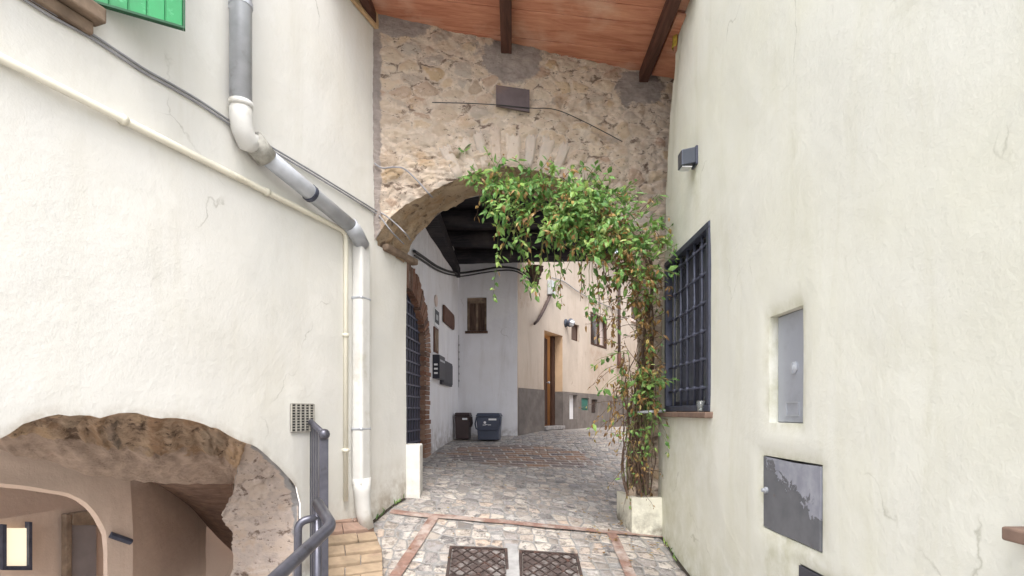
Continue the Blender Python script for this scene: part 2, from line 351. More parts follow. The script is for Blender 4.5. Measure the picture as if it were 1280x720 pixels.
def cobble_mat():
    t = NT('limestone_setts')
    warp = t.n.new('ShaderNodeTexNoise'); warp.inputs['Scale'].default_value = 2.3; warp.inputs['Detail'].default_value = 3; t.link(t.co, warp.inputs['Vector'])
    v = t.n.new('ShaderNodeVectorMath'); v.operation = 'MULTIPLY_ADD'; v.inputs[1].default_value = (.10,.10,0)
    t.link(warp.outputs['Color'], v.inputs[0]); t.link(t.co, v.inputs[2])
    flat = t.n.new('ShaderNodeVectorMath'); flat.operation = 'MULTIPLY'; flat.inputs[1].default_value = (8.2, 7.6, 0); t.link(v.outputs[0], flat.inputs[0])
    def vor(feature):
        n = t.n.new('ShaderNodeTexVoronoi'); n.feature = feature; n.inputs['Scale'].default_value = 1.0; n.inputs['Randomness'].default_value = .5
        t.link(flat.outputs[0], n.inputs['Vector']); return n
    a = vor('F1'); e = vor('DISTANCE_TO_EDGE')
    sep = t.n.new('ShaderNodeSeparateColor'); t.link(a.outputs['Color'], sep.inputs[0])
    r = sep.outputs[0]; g = sep.outputs[1]
    pal = t.ramp(r, [(0,(0.195,0.186,0.186,1)), (.17,(0.465,0.409,0.358,1)), (.33,(0.335,0.307,0.298,1)), (.48,(0.595,0.530,0.465,1)), (.62,(0.307,0.293,0.298,1)), (.76,(0.55,0.435,0.35,1)), (.88,(0.465,0.446,0.437,1)), (1,(0.614,0.558,0.502,1))])
    pal = t.mix(t.ramp(t.noise(12, 10, .82), [(.42, .95), (.52, 0)]), pal, t.ramp(g, [(.3, (.085,.08,.085,1)), (.8, (.24,.205,.18,1))]))
    pal = t.mix(t.ramp(t.noise(10, 10, .82), [(.54, 0), (.64, .8)]), pal, (.66,.62,.57,1))
    edge = t.math('ADD', e.outputs['Distance'], t.math('MULTIPLY', t.math('SUBTRACT', t.noise(20, 5, .6), .5), .14))
    mort = t.ramp(edge, [(.03, 1), (.085, 0)])
    col = t.mix(mort, pal, t.ramp(t.noise(30, 5, .6), [(.3, (.22,.215,.215,1)), (.7, (.37,.36,.35,1))]))
    col = t.mix(t.ramp(t.noise(.8, 6, .62), [(.5, 0), (.7, .35)]), col, (.21,.185,.17,1))
    br = t.n.new('ShaderNodeTexBrick'); br.inputs['Color1'].default_value = (.36,.205,.12,1); br.inputs['Color2'].default_value = (.15,.125,.13,1); br.inputs['Mortar'].default_value = (.50,.46,.42,1)
    br.inputs['Scale'].default_value = 1; br.inputs['Brick Width'].default_value = .34; br.inputs['Row Height'].default_value = .17; br.inputs['Mortar Size'].default_value = .014; br.inputs['Bias'].default_value = 0
    t.link(t.mapping(1, 1, 1, rot=(0,0,R(-8))), br.inputs['Vector'])
    a_, b_ = G(553,568), G(732,566); f0, f1 = G(640,582.5), G(640,556.5)
    sp = t.n.new('ShaderNodeSeparateXYZ'); t.link(t.co, sp.inputs[0])
    ex_ = t.math('DIVIDE', t.math('SUBTRACT', sp.outputs[0], (a_.x+b_.x)/2), (b_.x-a_.x)/2); ey_ = t.math('DIVIDE', t.math('SUBTRACT', sp.outputs[1], (f0.y+f1.y)/2), abs(f1.y-f0.y)/2)
    rr_ = t.math('ADD', t.math('POWER', t.math('ABSOLUTE', ex_), 3.0), t.math('POWER', t.math('ABSOLUTE', ey_), 3.0))
    rr_ = t.math('ADD', rr_, t.math('MULTIPLY', t.math('SUBTRACT', t.noise(3.0, 7, .7), .5), 2.6))
    pm = t.ramp(t.math('MULTIPLY', rr_, .5), [(.40, .95), (.54, 0)])
    col = t.mix(pm, col, t.mix(t.ramp(t.noise(9, 8, .7), [(.5, 0), (.75, .5)]), br.outputs['Color'], (.34,.29,.25,1)))
    hh = t.math('ADD', t.ramp(edge, [(.0, 0), (.16, 1)]), t.math('MULTIPLY', t.noise(22, 10, .8), 1.5))
    hh = t.math('ADD', hh, t.math('MULTIPLY', r, .35))
    rough = t.ramp(t.noise(5, 5), [(.35, .5), (.7, .8)])
    return t.done(col, rough, t.bump(hh, .8, .02), 0, .4)
M['cobble'] = cobble_mat()
def brick_mat(name, a, b, mort, bw, bh, vec='wall', sc_=1.0, off=.5, wear=None):
    t = NT(name); n = t.n.new('ShaderNodeTexBrick'); n.offset = off
    n.inputs['Color1'].default_value = a; n.inputs['Color2'].default_value = b; n.inputs['Mortar'].default_value = mort
    n.inputs['Scale'].default_value = sc_; n.inputs['Brick Width'].default_value = bw; n.inputs['Row Height'].default_value = bh
    n.inputs['Mortar Size'].default_value = .008; n.inputs['Mortar Smooth'].default_value = .3; n.inputs['Bias'].default_value = 0
    src = t.mapping(1, 1, 1) if vec == 'floor' else t.mapping(1, 1, 1, rot=vec)
    t.link(src, n.inputs['Vector'])
    col = t.mix(t.ramp(t.noise(12, 7, .65), [(.4, 0), (.75, .7)]), n.outputs['Color'], wear or mort)
    return t.done(col, .85, t.bump(t.math('ADD', t.math('MULTIPLY', n.outputs['Fac'], -1.0), t.math('MULTIPLY', t.noise(25, 6, .65), .6)), .6, .012), 0, .2)
M['brickpave'] = brick_mat('brown_brick_paving', (.22,.12,.075,1), (.14,.10,.085,1), (.30,.27,.25,1), .30, .17, 'floor', wear=(.30,.23,.19,1))
M['brick_tan'] = plain('tan_brick', (.32,.24,.165,1), .85, .28, 7, .4, 45, dirt=(.27,.19,.14,1), dscale=6)
M['brick_pink'] = plain('pinkish_brick', (.33,.22,.17,1), .85, .25, 7, .4, 45, dirt=(.27,.2,.165,1))
def one_brick():
    t = NT('old_red_brick'); c = t.ramp(t.attr('cell'), [(0,(.17,.085,.06,1)), (.35,(.25,.13,.09,1)), (.7,(.30,.19,.14,1)), (1,(.14,.09,.075,1))])
    c = t.mix(t.ramp(t.noise(15, 7, .65), [(.45, 0), (.75, .7)]), c, (.33,.25,.2,1))
    return t.done(c, .9, t.bump(t.noise(30, 6, .65), .6, .01), 0, .2)
M['brick'] = one_brick()
def leaf_mat(name, stops):
    t = NT(name); c = t.ramp(t.attr('cell'), stops)
    c = t.mix(t.ramp(t.noise(40, 3), [(.4, 0), (.7, .35)]), c, stops[-1][1])
    t.done(c, .42, None, 0, .4)
    tr = t.n.new('ShaderNodeBsdfTranslucent'); t.link(c, tr.inputs[0])
    mx = t.n.new('ShaderNodeMixShader'); mx.inputs[0].default_value = .3
    t.link(t.b.outputs[0], mx.inputs[1]); t.link(tr.outputs[0], mx.inputs[2])
    t.link(mx.outputs[0], t.n['Material Output'].inputs[0]); return t.m
M['leaf'] = leaf_mat('green_leaf', [(0,(.035,.11,.03,1)), (.3,(.07,.20,.05,1)), (.6,(.14,.30,.075,1)), (.85,(.26,.41,.10,1)), (1,(.40,.46,.16,1))])
M['dryleaf'] = leaf_mat('dry_leaf', [(0,(.13,.06,.025,1)), (.4,(.25,.13,.045,1)), (.75,(.36,.21,.075,1)), (1,(.36,.30,.10,1))])
M['twig'] = plain('twig_bark', (.11,.07,.05,1), .9, .35, 20, .5, 60)
M['stem'] = plain('stem_bark', (.14,.095,.07,1), .9, .35, 14, .6, 40)
M['greenstem'] = plain('green_stem', (.13,.15,.05,1), .8, .3, 14, .3, 40)
def emis(name, c, s):
    m = bpy.data.materials.new(name); m.use_nodes = True; b = m.node_tree.nodes['Principled BSDF']
    b.inputs['Base Color'].default_value = c; b.inputs['Emission Color'].default_value = c; b.inputs['Emission Strength'].default_value = s; return m
def glass():
    t = NT('clear_glass'); t.b.inputs['Transmission Weight'].default_value = .9; return t.done((.85,.9,.9,1), .05, None, 0, .5)
M['glass'] = glass()
M['cellar_door'] = plain('grey_cellar_door', (.24,.215,.215,1), .7, .12, 6, .2)
M['gate'] = plain('blue_grey_gate', (.11,.115,.17,1), .5, .2, 12, .1, 50, .3, .5)

# ------------------------------------------------------------------ ground
def XL(z): return interp([(-14,-6),(-2,-6),(-1.0,-1.0),(2.3,-1.0),(3.7,-1.28),(4.1,-1.45),(4.2,-1.6),(5.2,-1.6),(5.5,-1.7),(10.4,-1.4),(24,-1.4)], z)
def XR(z): return interp([(-14,1.6),(5.2,1.6),(5.6,5.2),(24,7)], z)
mb = MB(); zs = lin(-14, 0, 14)[:-1]+lin(0, 7, 100)[:-1]+lin(7, 24, 60)
def gfn(t, z):
    x = XL(z)+(XR(z)-XL(z))*t
    return (x, z, gz(x, z)+.012*fr(x, z, 3, 1.4)*(1 if z > 1 else 0))
mb.grid(gfn, lin(0, 1, 60), zs)
struct('alley_pavement', mb, M['cobble'], smooth=True)
mb = MB(); mb.face((-120,-120,-1.35),(120,-120,-1.35),(120,120,-1.35),(-120,120,-1.35))
struct('ground', mb, plain('pale_ground', (.50,.47,.43,1), .9, .2, 3, .3, 30))
def sheet(path, w, lift=.016, n=30):
    mb = MB(); pts = []
    for i in range(n+1):
        t = i/n*(len(path)-1); k = min(int(t), len(path)-2)
        pts.append(path[k].lerp(path[k+1], t-k))
    prev = None
    for i, p in enumerate(pts):
        d = (pts[min(i+1,n)]-pts[max(i-1,0)]); d.z = 0; d.normalize(); s = Vector((-d.y, d.x, 0))
        jit = .012*fr(p.x, p.y, 1, 3)
        row = []
        for k in (-1, 0, 1):
            q = p+s*(k*w/2+jit); row.append(mb.add((q.x, q.y, gz(q.x, q.y)+lift)))
        if prev:
            mb.f.append([prev[0], prev[1], row[1], row[0]]); mb.f.append([prev[1], prev[2], row[2], row[1]])
        prev = row
    return mb
band_y = [G(488,641), G(543,647), G(640,655), G(764,667), G(829,672)]
struct('paving_band', sheet(band_y, .075), M['band'])
e = G(497,719); f_ = (e-band_y[1])
struct('paving_band', sheet([band_y[1]-Vector((0,.04,0)), e, e+f_*.9], .085, .019), M['band'])
e = G(787,719); f_ = (e-band_y[3])
struct('paving_band', sheet([band_y[3]-Vector((0,.04,0)), e, e+f_*.9], .085, .019), M['band'])
pth = []
for px, py in ((458,652),(480,637),(504,620)):
    q = LW(px, py); pth.append(Vector((q.x, q.y, 0))+Vector((.012,-.0,0)))
struct('dirt_line', sheet(pth, .05, .014), M['soil'])
pth = [Vector((D-.005, z, 0)) for z in (2.4, 3.2, 4.0, 4.6, 5.0)]
struct('dirt_line', sheet(pth, .045, .014), M['soil'])
# concrete seam between the two covers
s0, s1 = G(640,686), G(641,719)
struct('concrete_seam', sheet([s0+Vector((0,.05,0)), s1, s1+(s1-s0)], .10, .017), M['concrete'])

# ------------------------------------------------------------------ manhole covers
def manhole(pl, pr, bl, label):
    a, b, c = G(*pl), G(*pr), G(*bl)
    ux = (b-a).normalized(); w = (b-a).length
    uy = (c-a).normalized(); uy = (uy-ux*uy.dot(ux)).normalized(); L = w*.98
    nz = ux.cross(uy); nz = nz if nz.z > 0 else -nz
    a = a+nz*.012
    t = thing('manhole_cover', label, 'manhole cover', a, 'manhole covers set in the cobbles')
    m = MB(); fw = .022
    m.obox(a-nz*.05, ux*w, uy*fw, nz*.06); m.obox(a+uy*(L-fw)-nz*.05, ux*w, uy*fw, nz*.06)
    m.obox(a+uy*fw-nz*.05, ux*fw, uy*(L-2*fw), nz*.06); m.obox(a+ux*(w-fw)+uy*fw-nz*.05, ux*fw, uy*(L-2*fw), nz*.06)
    obj('frame', m, M['rust_rib'], t)
    m = MB(); g = fw+.006
    m.obox(a+ux*g+uy*g-nz*.05, ux*(w-2*g), uy*(L-2*g), nz*.052)
    obj('plate', m, M['rust_iron'], t)
    m = MB(); n = 9; s = (w-2*g)/n; rw = .005
    for i in range(-n, n+1):
        for sg in (1, -1):
            # line x = i*s + sg*y clipped to the plate
            y0, y1 = 0.0, L-2*g; W = w-2*g
            pts = []
            for k in range(0, 61):
                y = y0+(y1-y0)*k/60; x = i*s*2+sg*y*.8
                if sg < 0: x = x+W*.8
                if 0 <= x <= W: pts.append((x, y))
            if len(pts) > 3:
                (x0, ya), (x1, yb) = pts[0], pts[-1]
                p = a+ux*(g+x0)+uy*(g+ya); q = a+ux*(g+x1)+uy*(g+yb); d = q-p; sd = nz.cross(d).normalized()*rw
                m.obox(p-sd/2*2+nz*.002, d, sd*2, nz*(.008+.0006*sg))
    obj('lattice_ribs', m, M['rust_rib'], t)
    return t
manhole((562,685), (634,688), (553,719), 'rusty lattice manhole cover in cobbles, left one beside the terracotta strip')
manhole((649,690), (722,695), (647,722), 'worn grey manhole cover in cobbles, right one with more open diamond pattern')

# ------------------------------------------------------------------ LEFT HOUSE
LZ = (lu(-260), lu(472))
UJ = (5.314)/LD.y            # u of the jamb end
uA = 4.814/LD.y              # u where the arch wall meets it
op_out = [(-260,640),(-60,572),(0,545),(20,533),(40,526),(90,520),(140,518),(190,520),(240,526),(285,543),(330,566),(355,590),(372,612),(376,630)]
def open_h(u):
    # underside of the wall face above the cellar opening, in h
    return sinterp(OPT, u)
OPT = []
for px, py in op_out:
    p = LW(px, py); OPT.append(((p-LP).dot(LD), p.z-EYE))
uR = round(OPT[-1][0], 4)
FLAG = [0]
left_house = thing('plastered_house', 'cream plastered house on the left with green shutter and a rough stone cellar arch', 'house', (-2.2, 2.2, 0))
mb = MB()
lows = []
def lwfn(u, t):
    ragged = .02*fr(u*6, 2, 1)*min(1, (uR-u)/.1)
    b = (open_h(u)+ragged) if not FLAG[0] else -2.4
    top = 3.8
    h = b+(top-b)*(t**1.0)
    w = .012*fr(u, h, 0, .9, 3); sx_ = min(1, abs(u-uR)/.22); w *= sx_*sx_*(3-2*sx_)
    d = (u-uR)
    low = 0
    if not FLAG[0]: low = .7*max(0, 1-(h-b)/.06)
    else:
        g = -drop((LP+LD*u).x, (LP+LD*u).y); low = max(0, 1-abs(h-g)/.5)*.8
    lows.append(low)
    p = LU(u, h, w if h < 5 else 0); return p
us = breaks([LZ[0], uR], .045)
mb.grid(lwfn, us, [i/70 for i in range(71)])
us2 = breaks([uR, uA+.03], .05); FLAG[0] = 1
mb.grid(lwfn, us2, [i/90 for i in range(91)])
def jfn(u, t):
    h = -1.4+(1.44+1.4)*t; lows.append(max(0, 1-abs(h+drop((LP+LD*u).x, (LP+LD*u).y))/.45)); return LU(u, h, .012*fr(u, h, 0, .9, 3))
mb.grid(jfn, breaks([uA+.03, UJ], .06), lin(0, 1, 50))
def jend(v, t):
    h = -1.4+(1.44+1.4)*t; lows.append(0); return LU(UJ, h, v+ (.012*fr(UJ, h, 0, .9, 3) if v == 0 else 0))
mb.grid(jend, [0, .1, .25, .42], lin(0, 1, 20))
mb.att['low'] = lows
obj('wall', mb, M['plaster_left'], left_house, smooth=True)
# rough stone arch: soffit lofted between the face curve and a deeper, lower curve
inn = [(-260,600),(-90,562),(0,564),(55,578),(110,596),(200,606),(292,607),(300,612),(297,622),(284,634),(276,642),(282,652),(290,662),(291,690),(291,800)]
out = [(-260,640),(-60,572),(0,545),(40,526),(90,520),(140,518),(190,520),(240,526),(285,543),(330,566),(355,590),(372,612),(376,630),(376,680),(376,800)]
def vor(x, y, z): return noise.voronoi(Vector((x, y, z)))
def stone_disp(x, y, z, s=(6,9), amp=.03):
    wx = x+.05*noise.noise(Vector((x*5, y*5, z*5))); wy = y+.05*noise.noise(Vector((x*5+9, y*5, z*5)))
    d, p = vor(wx*s[0], wy*s[1], z*s[0])
    e = min(1, (d[1]-d[0])*2.2)
    cell = (math.sin(p[0].x*127.1+p[0].y*311.7+p[0].z*74.7)*43758.5453) % 1.0
    return amp*(e*(.25+.75*cell))*.8 + amp*.55*fr(x, y, z, 7, 3) + amp*.5*fr(x, y*1.8, z, 19, 4), cell, e
def resample(tab, n):
    pts = [Vector((a, b, 0)) for a, b in tab]; o = []
    for i in range(n+1):
        t = i/n*(len(pts)-1); k = min(int(t), len(pts)-2); f = t-k
        a, b = pts[k], pts[k+1]; o.append(a.lerp(b, f))
    return o
NS = 190; NT_ = 48; cut0 = int(NS*8.6/14)
oc, ic = resample(out, NS), resample(inn, NS)
O3 = [LW(p.x, p.y, .012) for p in oc]; I3 = [LW(p.x, p.y, .62) for p in ic]
mb = MB(); cell = []; edge = []; cem = []; k = 0
idx = {}
for i in range(NS+1):
    for j in range(NT_+1):
        t = max(0, j-1)/(NT_-1); p = O3[i].lerp(I3[i], t)
        if j == 0:
            ov = O3[i]-I3[i]; ov -= LN*ov.dot(LN); p = O3[i]+ov.normalized()*.06+LN*.035; idx[i,j] = mb.add(p); cell.append(.5); edge.append(1); cem.append(0); continue
        p = p + Vector((0,0,.07))*math.sin(t*math.pi)*(1 if i < NS*.75 else .2)
        dd, c, e = stone_disp(p.x*1.0+p.y*.6, p.z*1.6+p.y*.8, 1.3, (5.5, 13), .075)
        dd += .03*fr(p.x, p.y, p.z, 14, 3)
        if i >= cut0: dd = dd*.45
        elif t > .5: dd *= 1-min(.65, (t-.5)*2.2)
        dd *= min(1, t*5+.12)
        nrm = Vector((.5, -.55, -.55)) if i < NS*.75 else Vector((.85,-.5,.1))
        p = p+nrm*(dd-.02)
        idx[i,j] = mb.add(p); cell.append(c); edge.append(e); cem.append(max(0, .75-t*3.2) if i > NS*.62 else max(0, min(.85, (t-.42)*2.6)))
for i in range(NS):
    for j in range(NT_): mb.f.append([idx[i,j], idx[i+1,j], idx[i+1,j+1], idx[i,j+1]])
# split into soffit and jamb meshes
def sub(mbx, keep, atts):
    m = MB(); mp = {}; out_att = {a: [] for a in atts}
    for fc in mbx.f:
        if not keep(fc): continue
        ff = []
        for q in fc:
            if q not in mp:
                mp[q] = m.add(mbx.v[q])
                for a in atts: out_att[a].append(atts[a][q])
            ff.append(mp[q])
        m.f.append(ff)
    m.att = out_att; return m
atts = {'cell': cell, 'edge': edge, 'cement': cem}
cut = int(NS*8.6/14)
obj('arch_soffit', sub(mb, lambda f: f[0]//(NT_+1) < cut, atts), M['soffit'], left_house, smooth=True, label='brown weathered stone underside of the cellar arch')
obj('arch_jamb', sub(mb, lambda f: f[0]//(NT_+1) >= cut, atts), M['jamb'], left_house, smooth=True, label='pale rubble side of the cellar arch')
# cellar interior
mb = MB()
def pxg(poly_in, poly_out, va, vb, n=26, m_=8):
    a, b = resample(poly_in, n), resample(poly_out, n)
    A = [LW(p.x, p.y, va) for p in a]; B = [LW(p.x, p.y, vb) for p in b]
    mb.grid(lambda u, t: A[int(u)].lerp(B[int(u)], t)+Vector((.01*fr(A[int(u)].x, t, A[int(u)].z, 3), 0, .008*fr(u, t, 1, .5))), list(range(n+1)), lin(0, 1, m_))
arc = [(-200,604),(-60,602),(0,604),(45,609),(83,616),(100,622),(112,630),(123,646),(132,662),(134,690),(134,860)]
top = [(-200,540),(-60,540),(0,540),(45,545),(83,550),(100,552),(112,555),(123,558),(140,560),(166,600),(166,860)]
pxg(arc, top, 1.3, 1.3)
arcb = [(p[0]-5, p[1]+4) for p in arc]
pxg(arc, arcb, 1.3, 1.45, m_=3)
# right-hand receding face
fa = [(166,560),(166,600),(166,700),(166,880)]; fb = [(258,600),(258,655),(257,720),(256,860)]
fa = [(161,q) for _, q in fa]
pxg(fa, fb, 1.3, 2.7, 20, 20)
obj('inner_wall', mb, M['plaster_inner'], left_house, smooth=True)
mb = MB()
pxg([(150,585),(300,600)], [(215,612),(300,700)], .60, 2.75, 12, 12)
obj('plank_ceiling', mb, M['cellar_wood'], left_house)
mb = MB(); pxg([(-320,480),(330,480)], [(-320,980),(330,980)], 3.35, 3.35, 6, 4); pxg([(240,560),(330,560)], [(240,900),(330,900)], 2.9, 2.9, 4, 4)
pxg([(330,560),(330,700)], [(292,560),(292,760)], 2.9, .62, 4, 4)
obj('back_wall', mb, M['plaster_inner'], left_house)
mb = MB(); pxg([(-200,672),(30,645),(112,630),(150,624)], [(-200,900),(30,900),(112,900),(150,900)], 2.3, 2.3, 10, 8)
obj('rear_wall', mb, M['plaster_inner'], left_house)
def pxbox(mb, px0, px1, py0, py1, v, th, skew=0):
    a, b, c, d = LW(px0, py0, v), LW(px1, py0-skew, v), LW(px1, py1, v), LW(px0, py1, v)
    mb.prism([a, b, c, d], -LN*th)
mb = MB(); pxbox(mb, 76, 84, 642, 800, 2.28, .06, 0); pxbox(mb, 84.3, 121, 641, 656, 2.28, .06, 5)
fr_ = obj('door_frame', mb, M['brown_stone'], left_house, bev=.01)
mb = MB(); pxbox(mb, 84.5, 118, 655, 800, 2.285, .025); obj('door', mb, M['cellar_door'], left_house)
mb = MB(); pxbox(mb, 3, 31, 660, 707, 2.26, .03); wn = obj('lit_window', mb, emis('window_light', (1,.88,.66,1), .24), left_house)
mb = MB(); pxbox(mb, -2, 3, 655, 712, 2.25, .05); pxbox(mb, 31, 35, 652, 712, 2.25, .05); pxbox(mb, 3.2, 30.8, 707, 712, 2.25, .05); obj('window_frame', mb, M['iron'], wn)
mb = MB(); a = LW(134, 668, 1.32); b = LW(160, 677, 1.3); mb.tube([a-LN*.03, b-LN*.03], .022, 8); obj('wall_hook', mb, M['iron'], left_house)
# floors that close the house over the cellar
mb = MB(); mb.prism([LU(LZ[0]-.5, .35, .03), LU(uA+.3, .35, .03), LU(uA+.3, .35, 3.4), LU(LZ[0]-.5, .35, 3.4)], (0,0,.2))
obj('upper_floor', mb, M['cement'], left_house)
# jamb of the wall's thickness on top: parapet and back
mb = MB(); mb.prism([LU(LZ[0], 3.8, 0), LU(uA, 3.8, 0), LU(uA, 3.8, .5), LU(LZ[0], 3.8, .5)], (0,0,.06)); obj('wall_cap', mb, M['cement'], left_house)
# window with sill and open green shutter, upper left
hw = LW(113, -4)
mb = MB(); u0 = lu(113)
mb.prism([LU(u0-.02, 1.88, -.012), LU(u0-.95, 1.88, -.012), LU(u0-.95, 3.1, -.012), LU(u0-.02, 3.1, -.012)], LN*.05)
win = obj('window', mb, M['glass_dark'], left_house)
mb = MB(); mb.obox(LU(u0-1.0, 1.78, .02), LD*1.02, -LN*.10, (0,0,.07)); mb.obox(LU(u0-1.0, 1.72, .02), LD*.99, -LN*.06, (0,0,.055))
obj('sill', mb, M['brown_stone'], win, bev=.008)
A = Vector((hw.x, hw.y, EYE+1.888)); B = at(229, 36, 2.758); B.z = EYE+1.888
d = (B-A); w = d.length; d.normalize(); nn = Vector((d.y, -d.x, 0)).normalized()
mb = MB(); mb.obox(A, d*w, nn*.012, (0,0,1.2))
for k in range(5): mb.obox(A+d*(w*k/5+.004)+nn*.012, d*(w/5-.008), nn*.008, (0,0,1.2))
sh = obj('shutter', mb, M['green'], win, bev=.002, label='open green painted shutter leaf')
mb = MB(); mb.obox(A-d*.0-Vector((0,0,.012)), d*w, nn*.026, (0,0,.011)); mb.obox(A+d*(w+.001)-Vector((0,0,.012)), d*.008, nn*.026, (0,0,1.2))
obj('shutter_edge', mb, M['green_edge'], sh)
# air vent grille
p0, p1 = LW(363, 505), LW(391, 538)
ua, ub = (p0-LP).dot(LD), (p1-LP).dot(LD); ha, hb = p1.z-EYE+.0, p0.z-EYE
hb = (515-505)/F*LW(376,500).y; ha = (515-539)/F*LW(376,500).y
mb = MB(); mb.obox(LU(ua, ha, .03), LD*(ub-ua), -LN*.032, (0,0,hb-ha)); vent = obj('air_vent', mb, M['dark_hole'], left_house)
mb = MB()
for i in range(11): mb.obox(LU(ua+.004, ha+(hb-ha)*i/10-.004, -.001), LD*(ub-ua-.008), -LN*.01, (0,0,.008))
for i in range(6): mb.obox(LU(ua+(ub-ua)*i/5-.004, ha, -.004), LD*.008, -LN*.011, (0,0,hb-ha))
obj('vent_bars', mb, M['cream_vent'], vent)

# ------------------------------------------------------------------ RIGHT HOUSE
right_house = thing('plastered_house', 'tall pale greenish plastered house wall on the right with barred window', 'house', (1.35, 3, 0))
zw0, zw1 = rz(888), rz(832)
zn0, zn1 = rz(1001), rz(960)
zc0, zc1 = rz(1025), rz(953)
zd0, zd1 = 2.25, rz(997)
OPN = [(zw0, zw1, 0.0, 1.31, .11), (zn0, zn1, -.055, .50, .055), (zc0, zc1, -.62, -.232, .02), (zd0, zd1, -1.05, -.715, .02)]
def zend(h): return interp([(-1.6,5.32),(-1.1,5.30),(1.4,5.0),(2.5,4.80),(3.3,4.52),(4.4,4.35)], h)
mb = MB(); lows = []
zsb = breaks([-.2, zw1]+[v for o in OPN for v in o[:2]], .07)
hsb = breaks([-1.7, 3.8]+[v for o in OPN for v in o[2:4]], .07)
def bulge(z, h): return .016*fr(z, h, 5, .8, 3)
def soft(z, h):     # rounded arrises round the openings
    s = 0
    for k, (a, b, c, d_, dep) in enumerate(OPN):
        if k == 0: continue
        dx = max(a-z, 0, z-b); dh = max(c-h, 0, h-d_); dd = math.hypot(dx, dh)
        if dd < .06: s = max(s, .012*(1-dd/.06)**2)
    return s
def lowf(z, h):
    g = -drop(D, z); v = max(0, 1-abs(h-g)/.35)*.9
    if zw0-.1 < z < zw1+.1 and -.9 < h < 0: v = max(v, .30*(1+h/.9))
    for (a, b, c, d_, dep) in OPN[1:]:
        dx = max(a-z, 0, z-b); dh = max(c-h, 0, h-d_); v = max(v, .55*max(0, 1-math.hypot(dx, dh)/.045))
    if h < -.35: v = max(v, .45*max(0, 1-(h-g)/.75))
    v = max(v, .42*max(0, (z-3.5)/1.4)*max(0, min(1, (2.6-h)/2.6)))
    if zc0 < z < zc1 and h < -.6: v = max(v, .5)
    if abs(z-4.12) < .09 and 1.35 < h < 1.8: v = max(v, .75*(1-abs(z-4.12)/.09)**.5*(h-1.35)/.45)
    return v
def rwfn(z, h):
    lows.append(lowf(z, h)); return RWp(z, h, bulge(z, h)+soft(z, h))
inside = lambda z, h: any(a < z < b and c < h < d_ for a, b, c, d_, dep in OPN)
mb.grid(rwfn, zsb, hsb, inside)
# tail towards the stone arch with a slanting, ragged edge
def tail(t, h):
    z1 = zend(h)+.035*fr(2, h, 1, 3.2)
    z = zw1+(max(z1, zw1+.01)-zw1)*t if h < 1.9 else min(zw1, z1-.02)+(z1-min(zw1, z1-.02))*t
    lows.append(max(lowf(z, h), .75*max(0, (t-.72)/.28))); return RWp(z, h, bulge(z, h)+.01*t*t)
hs_t = breaks([-1.7, 1.86], .05)
mb.grid(tail, lin(0, 1, 10), hs_t)
# upper part of the wall stops earlier: clip the main grid there
fcs = []
for fcx in mb.f:
    c = sum((mb.v[q] for q in fcx), Vector())/len(fcx); h = c.z-EYE
    if h > 1.86 and c.y > zend(h)-.03: continue
    fcs.append(fcx)
mb.f = fcs
# ragged vertical closing strip for the upper edge
def tail2(t, h):
    z1 = zend(h)+.035*fr(2, h, 1, 3.2); z0 = zend(h)-.16
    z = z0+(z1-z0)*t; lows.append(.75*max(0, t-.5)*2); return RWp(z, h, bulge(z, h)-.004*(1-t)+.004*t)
mb.grid(tail2, lin(0, 1, 6), breaks([1.82, 3.8], .05))
for (a, b, c, d_, dep) in OPN:      # reveals
    for (p, q) in (((a,c),(b,c)), ((b,c),(b,d_)), ((b,d_),(a,d_)), ((a,d_),(a,c))):
        zz = [x for x in zsb if min(p[0],q[0])-1e-4 <= x <= max(p[0],q[0])+1e-4] if p[1] == q[1] else None
        hh = [x for x in hsb if min(p[1],q[1])-1e-4 <= x <= max(p[1],q[1])+1e-4] if zz is None else None
        line = [(x, p[1]) for x in zz] if zz else [(p[0], x) for x in hh]
        def rv(k, t):
            z, h = line[int(k)]; lows.append(.5 if h > c+.02 else .2)
            return RWp(z, h, (bulge(z, h)+soft(z, h))*(1-t)+dep*t)
        mb.grid(rv, list(range(len(line))), [0, .5, 1])
mb.att['low'] = lows
obj('wall', mb, M['plaster_right'], right_house, smooth=False)
for p in bpy.data.objects[right_house.children[0].name].data.polygons: p.use_smooth = True
mb = MB(); mb.box(D, D+.5, -.2, 4.4, EYE+3.8, EYE+3.86); mb.box(D+.45, D+.5, -.2, 5.2, 0, EYE+3.79)
obj('wall_cap', mb, M['cement'], right_house)
# barred window
mb = MB(); fw = .05; x0 = D-.012
for (za, zb, ha, hb) in ((zw0+.002, zw1-.002, 0.005, fw), (zw0+.002, zw1-.002, 1.31-fw, 1.305), (zw0+.002, zw0+fw, fw+.001, 1.309-fw), (zw1-fw, zw1-.002, fw+.001, 1.309-fw)):
    mb.box(x0, x0+.06, za, zb, EYE+ha, EYE+hb)
wf = obj('window', mb, M['iron'], right_house, bev=.004)
mb = MB(); mb.box(D+.095, D+.105, zw0, zw1, EYE, EYE+1.31); obj('pane', mb, M['glass_dark'], wf)
mb = MB()
mb.box(D+.07, D+.092, (zw0+zw1)/2-.035, (zw0+zw1)/2+.035, EYE+.03, EYE+1.29); mb.box(D+.071, D+.093, zw0+.06, zw1-.06, EYE+.02, EYE+.09)
obj('casement', mb, M['slate_box'], wf)
mb = MB(); nb, nr = 5, 6
zz = [zw0+fw+(zw1-zw0-2*fw)*(i+1)/(nb+1) for i in range(nb)]; hh = [fw+(1.31-2*fw)*(i+.62)/(nr) for i in range(nr)]
for z in zz: mb.tube([(D+.018, z, EYE+fw), (D+.018, z, EYE+1.31-fw)], .0095, 8)
